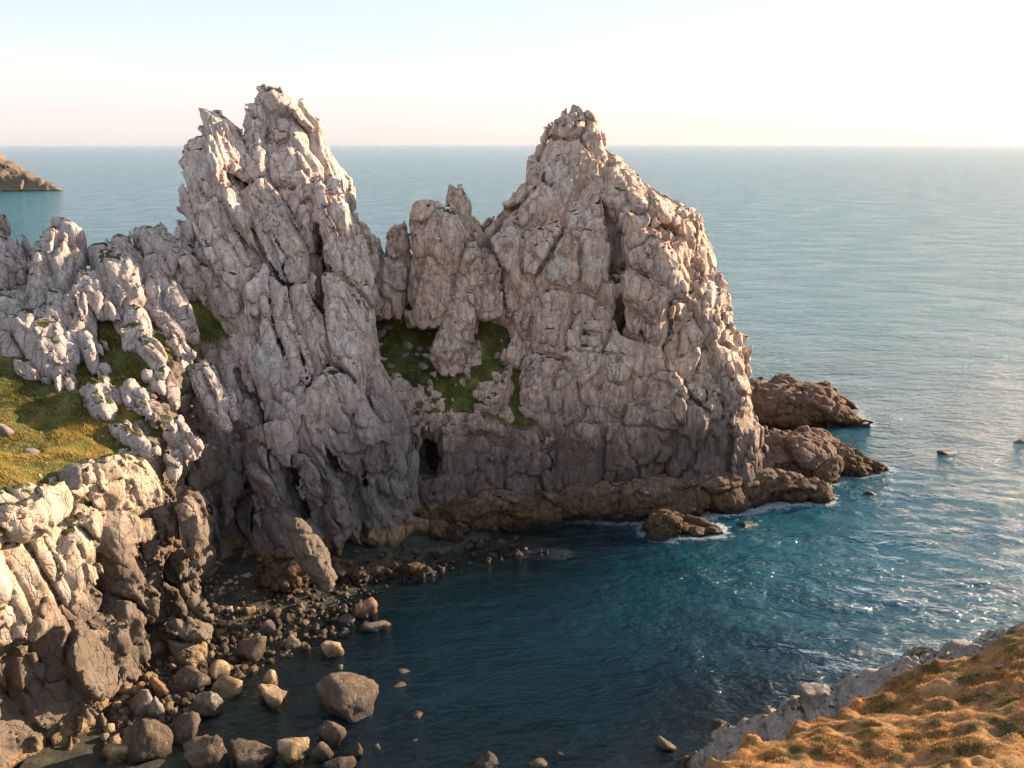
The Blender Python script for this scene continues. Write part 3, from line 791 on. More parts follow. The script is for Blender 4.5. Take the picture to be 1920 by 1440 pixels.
# rocky bank beyond the near grass
bank = union(path([tuple(onz(1290, 1425) + np.array((0, -1, -1.2))) + (2.0,), tuple(at(1400, 1412, 71)) + (2.2,), tuple(at(1520, 1378, 69)) + (2.9,), tuple(at(1660, 1342, 67)) + (3.4,), tuple(at(1800, 1315, 66)) + (4.0,), tuple(at(1960, 1268, 66)) + (4.6,)]), k=1)
rock_thing('rock_bank', 'shaded stony bank dropping to the sea beside the dry grass', 'bank', Rock(bank, size=2.6, amp=.3, groove=.35, tilt=.22, size2=.9, amp2=.2, groove2=.3, seed=48, box=.2), .22, MAT['bank'], blocks=60, zmin=-2)

# ------------------------------------------------------------------ split every rock into its blocks
def one_piece(Q, f):
    """the largest connected piece of the faces f."""
    u, q = np.unique(Q[f], return_inverse=True); q = q.reshape(-1, 4)
    lab = components(q, len(u))
    fl = lab[q[:, 0]]
    v, c = np.unique(fl, return_counts=True)
    return f[fl == v[np.argmax(c)]]
buf = np.full((192 * 2, 256 * 2), 1e9, np.float32)
def project(V):
    y = V[:, 1] * CP - (V[:, 2] - CAM_Z) * SP
    u = V[:, 0] / y * FPX + 960
    v = 720 - (V[:, 1] * SP + (V[:, 2] - CAM_Z) * CP) / y * FPX
    return u, v, y
for r in ROCKS:
    u, v, d = project(r['V'])
    i = np.clip((v / 3.75).astype(int), 0, 383); j = np.clip((u / 3.75).astype(int), 0, 511)
    ok = (u >= 0) & (u < 1920) & (v >= 0) & (v < 1440)
    np.minimum.at(buf, (i[ok], j[ok]), d[ok])
    r['pix'] = (i, j, d, ok)
for r in ROCKS:
    V, Q, ids = r['V'], r['Q'], r['ids']
    i, j, d, ok = r['pix']
    vis = ok & (d < buf[i, j] + 1.5)
    fid = ids[Q[:, 0]]
    org = np.array((V[:, 0].mean(), V[:, 1].mean(), max(V[:, 2].min(), 0)))
    if r['blocks'] == 0:
        V2, Q2 = compact(V, Q)
        tag(add_mesh(r['name'], V2, Q2, r['mat'], None, org), r['label'], r['cat'], r['group'])
        continue
    e = bpy.data.objects.new(r['name'], None); COL.objects.link(e); e.location = org
    tag(e, r['label'], r['cat'], r['group'])
    # visible size of each block in photograph pixels
    pixid = (i * 512 + j)[Q[:, 0]][vis[Q[:, 0]]]
    fv = fid[vis[Q[:, 0]]]
    pair = np.unique(np.stack((fv, pixid), 1), axis=0)
    uid, cnt = np.unique(pair[:, 0], return_counts=True)
    order = uid[np.argsort(-cnt)][:r['blocks']]
    order = order[np.sort(cnt)[::-1][:r['blocks']] > 5]
    srt = np.argsort(fid, kind='stable'); fs = fid[srt]
    used = np.zeros(len(Q), bool)
    for c in order:
        a, bnd = np.searchsorted(fs, c), np.searchsorted(fs, c, 'right')
        f = one_piece(Q, srt[a:bnd]); used[f] = True
        V2, Q2 = compact(V, Q[f])
        add_mesh('rock_block', V2, Q2, r['mat'], e, org, smooth=False)
    if r['core']:
        add_mesh('rock_core', *r['core'], r['mat'], e, org)
    if (~used).any():
        V2, Q2 = compact(V, Q[~used])
        tag(add_mesh('rock_body', V2, Q2, r['mat'], e, org, smooth=False), kind='stuff')
print('split %.1fs' % (time.time() - T0))

# ================================================================== NEAR GRASS SLOPE (lower right)
near_pts = [tuple(at(*p)) for p in ((1400, 1440, 46), (1920, 1440, 42), (1920, 1200, 60), (1640, 1335, 56), (1740, 1270, 59), (1650, 1440, 44), (1800, 1340, 50))]
a_, b_ = at(1400, 1440, 46), at(1920, 1440, 42)
near_pts += [(12, 36, 30), (30, 30, 33), (50, 40, 31), (55, 60, 26), (60, 75, 21), (40, 20, 37), (13, 55, 21)]
NEAR = rbf(near_pts)
def near_h(x, y):
    P = np.stack((x, y, x * 0), 1)
    Wp = np.stack((x * .9 + y * .3, y * .9 - x * .3, x * 0), 1)
    hum = np.clip(fbm(Wp * np.array((.28, .42, 1)) + 3.3, 3), -.6, 2)
    return NEAR(x, y) + hum * .6 + fbm(P * .9, 3) * .30
edge = [at(1380, 1450, 46), at(1470, 1420, 50), at(1620, 1345, 56), at(1720, 1280, 59), at(1830, 1232, 60), at(1930, 1185, 61)]
near_poly = poly_sdf([(11, 28)] + [(p[0], p[1]) for p in edge] + [(56, 74), (70, 60), (70, 28)])
def near_surface(x, y):
    d = near_poly(x, y) - 1.8 + fbm(np.stack((x * .5, y * .5, x * 0), 1), 3) * 1.0
    return near_h(x, y) - np.clip(d + .6, 0, 6) * 1.8
NV, NQ = grid_sheet(9, 62, 30, 80, .22, near_surface, lambda x, y, z: near_poly(x, y) < 4)
tag(add_mesh('near_slope', NV, NQ, MAT['dry']), 'dry grassy hillside in the lower corner', 'hillside', kind='structure')

# ================================================================== SEA, SEABED
bed_pts = [tuple(onz(px, py, z)) for px, py, z in ((300, 1300, .3), (220, 1400, .2), (450, 1180, .3), (560, 1180, -.2), (650, 1130, -.3), (700, 1040, .6), (800, 1020, .4), (900, 1010, .2), (850, 1080, -1.2), (450, 1300, -.7), (480, 1400, -1.0), (620, 1260, -1.9),
           (620, 1400, -2.0), (800, 1200, -3.4), (880, 1420, -2.6), (1000, 1300, -4), (1130, 1050, -3), (1180, 1420, -2.5), (1150, 1250, -6), (1300, 1150, -9), (1350, 1380, -1), (1400, 1050, -9), (1500, 1200, -12), (1800, 1100, -14), (1700, 950, -14), (1060, 1430, -2.4), (700, 1350, -2.8))]
bed_pts += [(60, 120, -15), (80, 160, -15), (90, 90, -12), (0, 60, 0), (-20, 60, 0), (30, 60, 4), (-45, 60, 2)]
BED = rbf(bed_pts)
def bed_h(x, y):
    P = np.stack((x, y, x * 0), 1)
    return np.clip(BED(x, y), -16, 1.2) + fbm(P * .5, 3) * .25
m, nt = new_mat('seabed'); b = NB(nt)
pos = b.n('ShaderNodeNewGeometry').outputs['Position']
c = b.ramp(b.noise(pos, .45, 7, .7), [(.32, (.012, .013, .008)), (.52, (.03, .028, .016)), (.66, (.08, .065, .035)), (.8, (.20, .16, .09))])
bs = b.n('ShaderNodeBsdfPrincipled', {'Base Color': c, 'Roughness': .8, 'Normal': b.n('ShaderNodeBump', {'Strength': .9, 'Distance': .4, 'Height': b.noise(pos, 1.5, 8, .7)})})
nt.links.new(bs.outputs[0], b.n('ShaderNodeOutputMaterial').inputs[0])
MAT['seabed'] = m
BV, BQ = grid_sheet(-48, 70, 58, 150, .8, bed_h)
tag(add_mesh('seabed', BV, BQ, MAT['seabed']), 'stony seabed under the cove water', 'seabed', kind='structure')

# polar sheet of sea, fine near the cove and out to the horizon
ths = np.linspace(R(-50), R(50), 440)
rs = np.concatenate((np.linspace(48, 190, 260), np.geomspace(191, 90000, 110)))
TH, RR = np.meshgrid(ths, rs, indexing='ij')
x = (RR * np.sin(TH)).ravel(); y = (RR * np.cos(TH)).ravel()
wr = np.random.default_rng(3)
z = np.zeros(len(x)); rr = RR.ravel()
for k in range(26):
    lam = 2.6 * 1.13 ** k if k < 18 else 3 * 1.1 ** (k - 18)
    a = R(200) + wr.normal(0, .55)
    kx, ky = math.sin(a) * 2 * math.pi / lam, math.cos(a) * 2 * math.pi / lam
    fade = np.clip((186 - rr) / 50, 0, 1)
    z += .006 * lam ** .85 * np.sin(kx * x + ky * y + wr.random() * 6.28) * fade
land_fields = [left_base, right_base, cliff_base, ledge, spur, isl, cove]
nearm = rr < 260
Pn = np.stack((x[nearm], y[nearm], np.full(nearm.sum(), -.2)), 1)
dist = np.full(len(x), 50.0)
dist[nearm] = np.min([f(Pn) for f in land_fields], 0)
calm = np.clip((x + y * .35 - 18) / 55, .1, 1)
z *= np.where(rr < 200, calm, 1)
depth = np.clip(16 + (rr - 190) / 12, 16, 30)
inn = (x > -48) & (x < 70) & (y > 58) & (y < 150)
depth[inn] = -bed_h(x[inn], y[inn])
SV = np.stack((x, y, z), 1)
i = np.arange(len(x)).reshape(TH.shape)
SQ = np.stack((i[:-1, :-1], i[1:, :-1], i[1:, 1:], i[:-1, 1:]), -1).reshape(-1, 4)
print('sea faces up', np.cross(SV[SQ[0, 1]] - SV[SQ[0, 0]], SV[SQ[0, 2]] - SV[SQ[0, 0]])[2] > 0)
m, nt = new_mat('sea_water'); b = NB(nt)
pos = b.n('ShaderNodeNewGeometry').outputs['Position']
dep = b.n('ShaderNodeAttribute', attribute_name='depth').outputs['Fac']
shr = b.n('ShaderNodeAttribute', attribute_name='shore').outputs['Fac']
mp = b.n('ShaderNodeMapping', {'Vector': pos, 'Rotation': (0, 0, R(-20)), 'Scale': (.55, 1.0, 1)}).outputs[0]
h1 = b.noise(mp, .42, 3, .5, .3)
h2 = b.noise(mp, 1.5, 4, .6, .3)
h3 = b.noise(mp, .06, 2, .5)
hh = b.math('MULTIPLY_ADD', h2, .66, b.math('MULTIPLY', h1, 1.35))
hh = b.math('MULTIPLY_ADD', b.noise(mp, .13, 3, .5, .4), .9, hh)
hh = b.math('MULTIPLY_ADD', b.noise(mp, .028, 3, .6, .3), 2.0, hh)
hh = b.math('MULTIPLY', hh, b.rng(h3, .3, .7, .7, 1.15))
hh = b.math('MULTIPLY', hh, b.n('ShaderNodeAttribute', attribute_name='chop').outputs['Fac'])
bump = b.n('ShaderNodeBump', {'Strength': 1.0, 'Distance': 1.0, 'Height': hh})
deepc = b.mix(b.rng(dep, 3, 13), (.0015, .015, .024), (.007, .066, .092))
deepc = b.mix(b.rng(dep, 16, 30), deepc, (.016, .115, .145))
body = b.n('ShaderNodeBsdfDiffuse', {'Color': deepc, 'Normal': bump})
clear = b.n('ShaderNodeBsdfTransparent', {'Color': b.mix(b.rng(dep, 0, 4), (.80, .92, .88), (.22, .50, .50))})
turb = b.n('ShaderNodeMixShader', {0: b.rng(dep, .4, 5.5, .06, 1.0), 1: clear, 2: body})
foamn = b.noise(pos, .9, 8, .75, 1.0)
foam = b.math('MULTIPLY', b.rng(b.math('ADD', foamn, b.rng(shr, 0, 3.0, .2, -.10)), .58, .68), b.n('ShaderNodeAttribute', attribute_name='swash').outputs['Fac'])
turb = b.n('ShaderNodeMixShader', {0: foam, 1: turb, 2: b.n('ShaderNodeBsdfDiffuse', {'Color': (.75, .77, .78, 1)})})
gl = b.n('ShaderNodeBsdfGlossy', {'Color': (1, 1, 1, 1), 'Roughness': .08, 'Normal': bump})
fr = b.n('ShaderNodeFresnel', {'IOR': 1.33, 'Normal': bump})
sh = b.n('ShaderNodeMixShader', {0: b.math('MINIMUM', b.math('MULTIPLY', fr, 1.12), .95), 1: turb, 2: gl})
nt.links.new(sh.outputs[0], b.n('ShaderNodeOutputMaterial').inputs[0])
MAT['sea'] = m
sea = tag(add_mesh('sea', SV, SQ, MAT['sea']), 'rippled blue-green sea reaching the horizon', 'sea', kind='structure')
def attr(o, name, v):
    a = o.data.attributes.new(name, 'FLOAT', 'POINT'); a.data.foreach_set('value', np.asarray(v, np.float32))
swash = .3 * np.clip((x - 5) / 25, .05, 1) * np.clip(1 - dist / 4, 0, 1)
for fx, fy, fr_ in ((1360, 1365, 5), (1250, 1395, 2.5), (720, 1318, 2), (1390, 985, 5), (1580, 930, 5)):
    q = onz(fx, fy); swash = np.maximum(swash, np.clip(1.4 - np.hypot(x - q[0], y - q[1]) / fr_, 0, 1) * 1.0)
attr(sea, 'depth', depth); attr(sea, 'chop', np.where(rr < 260, np.clip((x + y * .35 - 18) / 50, .42, 1), 1)); attr(sea, 'shore', np.maximum(dist, 0)); attr(sea, 'swash', swash)
print('sea %.1fs' % (time.time() - T0))

# ================================================================== BOULDERS
import bmesh
def boulder_mesh(seed, sub=3, planes=10, rough=.05, squash=1.0):
    bm = bmesh.new(); bmesh.ops.create_icosphere(bm, subdivisions=sub, radius=1)
    bm.verts.ensure_lookup_table()
    D = np.array([v.co[:] for v in bm.verts]); D /= np.linalg.norm(D, axis=1)[:, None]
    F = np.array([[v.index for v in f.verts] for f in bm.faces]); bm.free()
    r_ = np.random.default_rng(seed)
    N = r_.normal(size=(planes, 3)); N /= np.linalg.norm(N, axis=1)[:, None]
    d = r_.uniform(.5, 1.0, planes)
    q = np.maximum(D @ N.T, 1e-3) / d
    r = 1 / np.maximum((q ** 26).sum(1) ** (1 / 26), .75)
    P = D * r[:, None]
    e, i, o = voronoi(((P + 5 + seed) * 1.9).astype(np.float32), .5)
    r = r - pillow(e, .12) * .10 + RO.take(i) * .05 + fbm(P * 3 + seed * 3.7, 3) * rough
    P = D * r[:, None]
    P -= (P.max(0) + P.min(0)) / 2
    P /= np.abs(P).max(0)
    return P, F
SHAPES_BIG = [boulder_mesh(k, 4) for k in range(4)]
SHAPES = [boulder_mesh(20 + k, 3) for k in range(14)]
BANK = {}
def boulder_data(shape, mat):
    if (shape, mat) not in BANK:
        P, F = (SHAPES_BIG + SHAPES)[shape]
        o = add_mesh('boulder', P, F, MAT[mat]); BANK[shape, mat] = o.data
        bpy.data.objects.remove(o)
    return BANK[shape, mat]
br = np.random.default_rng(11)
def boulder(c, size, mat='boulder', label='', name='boulder', group=None, shape=None, rz=None, tilt=.15, cat='boulder'):
    shape = int(br.integers(4, 18)) if shape is None else shape
    o = bpy.data.objects.new(name, boulder_data(shape, mat))
    o.location = c; o.scale = size
    o.rotation_euler = (br.normal(0, tilt), br.normal(0, tilt), (br.random() * .8 - .4 + (math.pi if br.random() < .5 else 0)) if rz is None else rz)
    COL.objects.link(o)
    return tag(o, label, cat, group)
def water_boulder(px, py, w, h, mat, label, sunk=.35, z=0.0, **kw):
    """px, py: middle of its foot line; w, h: size in photograph pixels."""
    g = onz(px, py, z); d = np.linalg.norm(g - np.array((0, 0, CAM_Z)))
    w *= .82; h *= .86
    rx = w / 2 / FPX * d; rz = max(h / FPX * d * .62, rx * .45)
    if sunk < .5: sunk += .14; rz *= 1.2
    return boulder((g[0], g[1] + rx * .6, z + rz * (1 - 2 * sunk)), (rx, rx * .8, rz), mat, label, **kw)
W_ = water_boulder
GC = 'boulders in the cove'
W_(642, 1352, 134, 74, 'boulder_dark', 'large rugged dark-topped rock standing alone in the cove water', .25, shape=0, group=GC, rz=.3)
W_(505, 1324, 74, 50, 'boulder', 'pale yellow cracked flat-topped boulder at the water edge', .3, shape=1, group=GC)
W_(500, 1290, 38, 30, 'boulder', 'small yellow boulder behind the cracked flat-topped boulder', .2, group=GC)
W_(420, 1308, 68, 34, 'boulder', 'low tan slab boulder among the cliff-foot rubble', .3, group=GC)
W_(407, 1278, 48, 34, 'boulder', 'rounded tan boulder resting behind the low slab boulder', .1, z=.3, group=GC)
W_(385, 1345, 60, 50, 'boulder_grey', 'grey-and-white broken boulder at the end of the rubble', .2, shape=2, group=GC)
W_(222, 1290, 42, 44, 'boulder', 'plain yellow angular block against the cliff foot', .1, z=.6, group=GC)
W_(298, 1308, 44, 38, 'boulder_red', 'orange-red boulder in the middle of the rubble', .15, z=.3, group=GC)
W_(256, 1345, 60, 48, 'boulder_grey', 'smooth grey oval boulder beside the cliff buttress', .2, z=.2, group=GC)
W_(290, 1350, 38, 42, 'boulder_grey', 'pale upright boulder leaning on the grey oval boulder', .15, z=.2, group=GC)
W_(350, 1298, 80, 36, 'boulder_dark', 'long dark speckled boulder in the rubble', .2, z=.2, group=GC)
W_(468, 1240, 68, 50, 'boulder_dark', 'knobbly brown double boulder in the shallows', .25, group=GC)
W_(498, 1190, 42, 28, 'boulder_grey', 'pale speckled boulder near the shaded shore', .25, group=GC)
W_(547, 1216, 42, 30, 'boulder', 'small pointed tan boulder in the shallow water', .3, group=GC)
W_(618, 1234, 48, 32, 'boulder', 'tan wedge boulder standing clear in dark water', .25, group=GC, rz=.6, shape=7, tilt=.4)
W_(683, 1158, 54, 42, 'boulder_red', 'rust-orange rounded boulder below the shaded shelf', .25, group=GC)
W_(642, 1148, 22, 16, 'boulder_grey', 'tiny pale boulder beside the rust-orange boulder', .25, group=GC)
W_(648, 1168, 38, 16, 'boulder_grey', 'flat wet grey boulder in front of the tiny pale one', .4, group=GC)
W_(553, 1428, 64, 52, 'boulder', 'square-sided brown block in water near the picture bottom', .25, shape=3, group=GC)
W_(618, 1400, 58, 46, 'boulder_dark', 'topmost rock of the brown cluster near the picture bottom', .25, group=GC)
W_(602, 1428, 44, 40, 'boulder_dark', 'rock beside the square block in the brown cluster', .25, group=GC)
W_(660, 1420, 40, 34, 'boulder_dark', 'outermost rock of the brown cluster toward open water', .3, group=GC)
W_(632, 1452, 70, 40, 'boulder_dark', 'lowest rock of the brown cluster cut by the picture bottom', .3, group=GC)
W_(268, 1430, 96, 80, 'boulder_dark', 'big dark rough rock at the foot of the near buttress', .2, shape=2, group=GC)
W_(335, 1395, 76, 50, 'boulder_dark', 'leaning brown rock above the dark ridged rocks', .2, group=GC)
W_(380, 1450, 90, 62, 'boulder_dark', 'dark weed-topped rock at the picture bottom', .2, shape=1, group=GC)
W_(455, 1445, 104, 44, 'boulder_dark', 'low ridged rock with notched crest at the picture bottom', .3, shape=3, group=GC)
W_(210, 1435, 60, 40, 'boulder', 'pale yellow rock below the buttress tip', .2, group=GC)
W_(705, 1405, 44, 26, 'boulder', 'pale greenish boulder just under the water surface', .93, group=GC)
W_(772, 1392, 30, 18, 'boulder_grey', 'small pale boulder under water beyond the brown cluster', .95, group=GC)
W_(785, 1345, 32, 18, 'boulder_red', 'small orange rock awash in the open cove', .6, group=GC)
W_(905, 1442, 66, 34, 'boulder_dark', 'brown rock breaking the water at the picture bottom', .35, group=GC)
W_(1010, 1436, 60, 24, 'boulder', 'wide tan rock just under water at the picture bottom', .8, group=GC)
W_(1066, 1420, 64, 20, 'boulder_dark', 'dim brown rock under water near the picture bottom', .9, group=GC)
W_(735, 1296, 70, 20, 'boulder', 'long pale streak of rock under water beside the large rock', .93, group=GC)
W_(745, 1272, 60, 16, 'boulder', 'slim pale rock under water behind the long pale streak', .95, group=GC)
W_(630, 1258, 34, 18, 'boulder', 'pale green stone under water below the tan wedge', .95, group=GC)
W_(700, 1185, 70, 12, 'boulder_grey', 'wet low rock awash off the rust-orange boulder', .55, group=GC)
W_(1250, 1408, 44, 30, 'boulder', 'tan rock ringed by foam below the stony bank', .35, group='rocks in the foam')
W_(1345, 1372, 46, 18, 'boulder_dark', 'dark rock in the white wash below the stony bank', .4, group='rocks in the foam')
GS = 'rocks awash off the point'
for px, py, w, lab in ((1776, 850, 46, 'lone dark rock awash in open sea'), (1630, 925, 32, 'small dark rock awash off the rock spur'), (1906, 829, 44, 'dark rock awash at the picture edge'), (1400, 985, 50, 'low dark rock in the wash below the tidal ledge')):
    g = onz(px, py); rx = w / 2 / FPX * np.linalg.norm(g - np.array((0, 0, CAM_Z)))
    boulder((g[0], g[1], -.25), (rx * .85, rx * .5, .8), 'skerry', lab, group=GS, tilt=.12, rz=.1)
# rubble of the cove shore: many alike stones
def in_poly(poly, n, seed):
    r_ = np.random.default_rng(seed); poly = np.array(poly, float); f = poly_sdf(poly); out = []
    while len(out) < n:
        p = poly.min(0) + r_.random((400, 2)) * (poly.max(0) - poly.min(0))
        p = p[f(p[:, 0], p[:, 1]) < 0]
        out += list(p)
    return out[:n]
def clear_of(P): return min(float(f(P[None])[0]) for f in (cliff_base, left_base, right_base, ledge))
for px, py in in_poly([(395, 1150), (470, 1140), (600, 1180), (560, 1230), (440, 1290), (400, 1320), (330, 1360), (230, 1420), (215, 1300), (330, 1250)], 130, 1):
    w = 9 + 28 * br.random() ** 2.6
    q = onz(px, py, 0)
    W_(px, py, w, w * (.5 + .4 * br.random()), ('boulder', 'boulder_grey', 'boulder_dark', 'boulder', 'boulder_red')[br.choice(5, p=(.4, .12, .28, .12, .08))], 'small stone in the rubble at the sunlit cliff foot', .15 + .3 * br.random(), z=max(float(bed_h(q[:1], q[1:2])[0]), -.5), name='stone', group='rubble at the cliff foot', cat='stone')
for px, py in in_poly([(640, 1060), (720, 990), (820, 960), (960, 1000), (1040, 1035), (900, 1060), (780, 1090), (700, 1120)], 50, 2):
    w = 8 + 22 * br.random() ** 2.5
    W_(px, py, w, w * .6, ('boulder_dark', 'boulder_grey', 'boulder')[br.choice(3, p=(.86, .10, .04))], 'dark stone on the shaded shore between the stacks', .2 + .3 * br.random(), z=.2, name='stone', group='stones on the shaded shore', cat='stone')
for px, py in in_poly([(480, 1200), (800, 1180), (900, 1300), (860, 1430), (600, 1430), (420, 1380)], 30, 3):
    w = 12 + 22 * br.random() ** 2
    q = onz(px, py, -1)
    W_(px, py, w, w * .5, ('boulder_grey', 'boulder')[br.choice(2)], 'pale stone lying on the cove bottom under water', .5, z=-.45 - .9 * br.random(), name='stone', group='stones under the cove water', cat='stone')
# name each small stone by its colour, size and nearest named thing
NOUNS = ('boulder', 'rock', 'block', 'stone', 'crag', 'rib', 'pinnacle', 'fin', 'slab', 'tower', 'tail', 'finger', 'crest', 'wedge', 'outcrop')
def relabel(group, tail, anchors):
    A = [o for o in COL.objects if o.get('group') in anchors]
    for o in [o for o in COL.objects if o.get('group') == group]:
        a = min(A, key=lambda q: (q.location - o.location).xy.length)
        w = o.scale[0]; size = 'tiny' if w < .35 else 'small' if w < .6 else 'mid-sized' if w < .9 else 'larger'
        colr = {'rock_boulder': 'tan', 'rock_boulder_grey': 'grey', 'rock_boulder_dark': 'dark brown', 'rock_boulder_red': 'reddish'}[o.data.materials[0].name]
        v = o.location - a.location
        side = ('behind' if v.y > 0 else 'in front of') if abs(v.y) > abs(v.x) else ('right of' if v.x > 0 else 'left of')
        words = a['label'].split(); cut = [k for k, x_ in enumerate(words) if x_ in NOUNS][0]
        o['label'] = ' '.join(f"{size} {colr} stone {side} the {' '.join(words[:cut + 1])} {tail}".split()[:16])
relabel('rubble at the cliff foot', 'in the rubble', (GC,))
relabel('stones on the shaded shore', 'on the shore', (GC, GS, 'shore rocks'))
relabel('stones under the cove water', 'under water', (GC,))
# boulders on land
def land_boulder(px, py, w, h, mat, label, hf, sunk=.2, **kw):
    r = ray(px, py); t = np.arange(40, 200, .1); p = np.array((0, 0, CAM_Z)) + t[:, None] * r
    k = np.argmax(p[:, 2] < hf(p[:, 0], p[:, 1])); g = p[k]; d = t[k]
    rx = w / 2 / FPX * d; rz = max(h / 2 / FPX * d, rx * .5)
    return boulder((g[0], g[1], g[2] + rz * (1 - 2 * sunk)), (rx, rx * .85, rz), mat, label, **kw)
GL = 'boulders on the headland'
land_boulder(42, 580, 62, 46, 'boulder_grey', 'rounded dark-speckled boulder perched beside the massive crag', LAND, .05, shape=4, group=GL)
land_boulder(138, 905, 62, 42, 'boulder_grey', 'pale cracked boulder at the edge of the yellow grass', LAND, .2, shape=1, group=GL)
land_boulder(10, 815, 36, 34, 'boulder_grey', 'pale boulder in yellow grass at the picture edge', LAND, .2, group=GL)
land_boulder(322, 880, 34, 34, 'boulder_grey', 'rounded grey boulder on the brink above the dark gully', LAND, .1, group=GL)
land_boulder(60, 850, 34, 16, 'boulder_grey', 'flat pale stone lying in the yellow grass', LAND, .3, group=GL)
GD = 'boulders on the grassy saddle'
land_boulder(690, 590, 34, 50, 'boulder_grey', 'tall blue-grey block on the saddle grass', SADDLE, .1, group=GD)
land_boulder(766, 658, 24, 20, 'boulder_grey', 'whitish block on the saddle with a flat cap stone', SADDLE, .05, group=GD)
land_boulder(712, 634, 28, 22, 'boulder_grey', 'broken pale blue stone on the saddle grass', SADDLE, .1, group=GD)
land_boulder(728, 616, 20, 9, 'boulder_grey', 'thin flat stone above the broken pale stone', SADDLE, .2, group=GD)
land_boulder(726, 594, 15, 14, 'boulder_grey', 'small pale stone high on the saddle grass', SADDLE, .1, group=GD)
land_boulder(766, 606, 28, 10, 'boulder_grey', 'low pinkish stone in the middle of the saddle', SADDLE, .2, group=GD)
land_boulder(788, 660, 13, 13, 'boulder_grey', 'small white stone next to the whitish block', SADDLE, .1, group=GD)
for px, py in in_poly([(40, 700), (150, 690), (290, 720), (440, 800), (430, 840), (300, 870), (150, 810), (60, 740)], 30, 5):
    w = 6 + 14 * br.random() ** 2
    land_boulder(px, py, w, w * .7, 'boulder_grey', 'small grey stone half sunk in the headland grass', LAND, .3, name='stone', group='stones in the headland grass', cat='stone')
for px, py in in_poly([(800, 660), (930, 640), (1000, 700), (900, 690), (730, 700), (700, 660)], 25, 6):
    w = 8 + 14 * br.random() ** 2
    land_boulder(px, py, w, w * .8, 'boulder_grey', 'rubble stone on the ledge between the two stacks', SADDLE, .15, name='stone', group='rubble on the saddle ledge', cat='stone')
relabel('stones in the headland grass', 'in the grass', (GL, G1, G2))
relabel('rubble on the saddle ledge', 'on the saddle', (GD, 'pinnacles on the saddle'))
def near_top(x, y): return near_surface(x, y)
for k, (px, py) in enumerate(in_poly([(1440, 1425), (1600, 1360), (1760, 1290), (1900, 1220), (1915, 1430), (1500, 1438)], 25, 8)):
    w = 5 + 12 * br.random() ** 2.5
    land_boulder(px, py, w, w * .6, 'boulder_grey', 'pale stone showing through the dry hillside grass', near_top, .25, name='stone', group='stones in the dry grass', cat='stone')
bank_top = lambda x, y: x * 0 - 50
def bank_stone(px, py, w, h, label, **kw):
    g = face(bank, px, py); d = np.linalg.norm(g - np.array((0, 0, CAM_Z))); rx = w / 2 / FPX * d
    if bank(g[None])[0] > .5: return
    boulder((g[0], g[1], g[2] + rx * .1), (rx, rx * .9, max(h / 2 / FPX * d, rx * .5)), 'boulder_grey', label, **kw)
bank_stone(1530, 1315, 60, 52, 'large pale rounded rock at the brow of the stony bank', group='rocks on the stony bank', shape=1)
bank_stone(1590, 1330, 44, 44, 'leaning slab below the brow of the stony bank', group='rocks on the stony bank', shape=3)
bank_stone(1450, 1385, 30, 26, 'pale block low on the stony bank near the wash', group='rocks on the stony bank', shape=2)
bank_stone(1400, 1400, 28, 24, 'grey block lowest on the stony bank', group='rocks on the stony bank', shape=0)
bank_stone(1695, 1290, 30, 22, 'whitish boulder on the upper stony bank', group='rocks on the stony bank', shape=2)
SMALL = [boulder_mesh(60 + k, 1, 7, .0) for k in range(6)]
def rubble(name, label, spots, mats, seed):
    """stones too small and too many to pick apart: one mesh."""
    r_ = np.random.default_rng(seed); VV, FF, MI, n = [], [], [], 0
    for c, rad in spots:
        P, F = SMALL[r_.integers(6)]
        M = np.array(Matrix.Rotation(r_.random() * 6.28, 3, 'Z') @ Matrix.Rotation(r_.normal(0, .5), 3, 'X'))
        VV.append((P * rad * r_.uniform(.6, 1.2, 3)) @ M.T + c); FF.append(F + n); n += len(P)
        MI.append(np.full(len(F), r_.integers(len(mats)), np.int32))
    o = add_mesh(name, np.concatenate(VV), np.concatenate(FF), MAT[mats[0]], smooth=False)
    for m_ in mats[1:]: o.data.materials.append(MAT[m_])
    o.data.polygons.foreach_set('material_index', np.concatenate(MI))
    return tag(o, label, 'rubble', kind='stuff')
sp = []
for px, py in in_poly([(1300, 1430), (1500, 1315), (1640, 1270), (1910, 1165), (1910, 1200), (1640, 1335), (1420, 1436)], 330, 9):
    g = face(bank, px, py)
    if bank(g[None])[0] < .5: sp.append((g, .10 + .38 * br.random() ** 3))
rubble('rubble', 'loose stones strewn over the shaded stony bank', sp, ('bank', 'boulder_grey', 'bank'), 1)
def shore_spots(poly, n, seed, big):
    out = []
    for px, py in in_poly(poly, n, seed):
        g = onz(px, py, .1); g[2] = np.clip(float(bed_h(g[:1], g[1:2])[0]), -.3, 1.0) + .1
        out.append((g, .12 + big * br.random() ** 3))
    return out
rubble('rubble', 'packed small stones along the sunlit cliff foot', shore_spots([(390, 1150), (470, 1140), (520, 1150), (640, 1140), (690, 1165), (640, 1190), (570, 1225), (450, 1270), (400, 1330), (330, 1370), (230, 1440), (190, 1440), (205, 1290), (320, 1240), (380, 1190), (385, 1090), (470, 1090)], 1500, 21, .6), ('boulder', 'boulder_dark', 'boulder', 'boulder_red', 'boulder_dark'), 2)
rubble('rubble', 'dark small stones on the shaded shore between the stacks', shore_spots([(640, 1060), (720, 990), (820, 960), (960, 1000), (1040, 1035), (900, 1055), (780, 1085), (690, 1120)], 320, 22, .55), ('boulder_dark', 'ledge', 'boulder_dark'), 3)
rubble('rubble', 'dark stones packed round the rock under the leaning boulder', shore_spots([(390, 1060), (480, 1040), (640, 1075), (700, 1110), (660, 1145), (520, 1155), (470, 1135), (390, 1150)], 520, 23, .5), ('boulder_dark', 'boulder', 'boulder_dark', 'ledge'), 4)
print('boulders %.1fs' % (time.time() - T0))

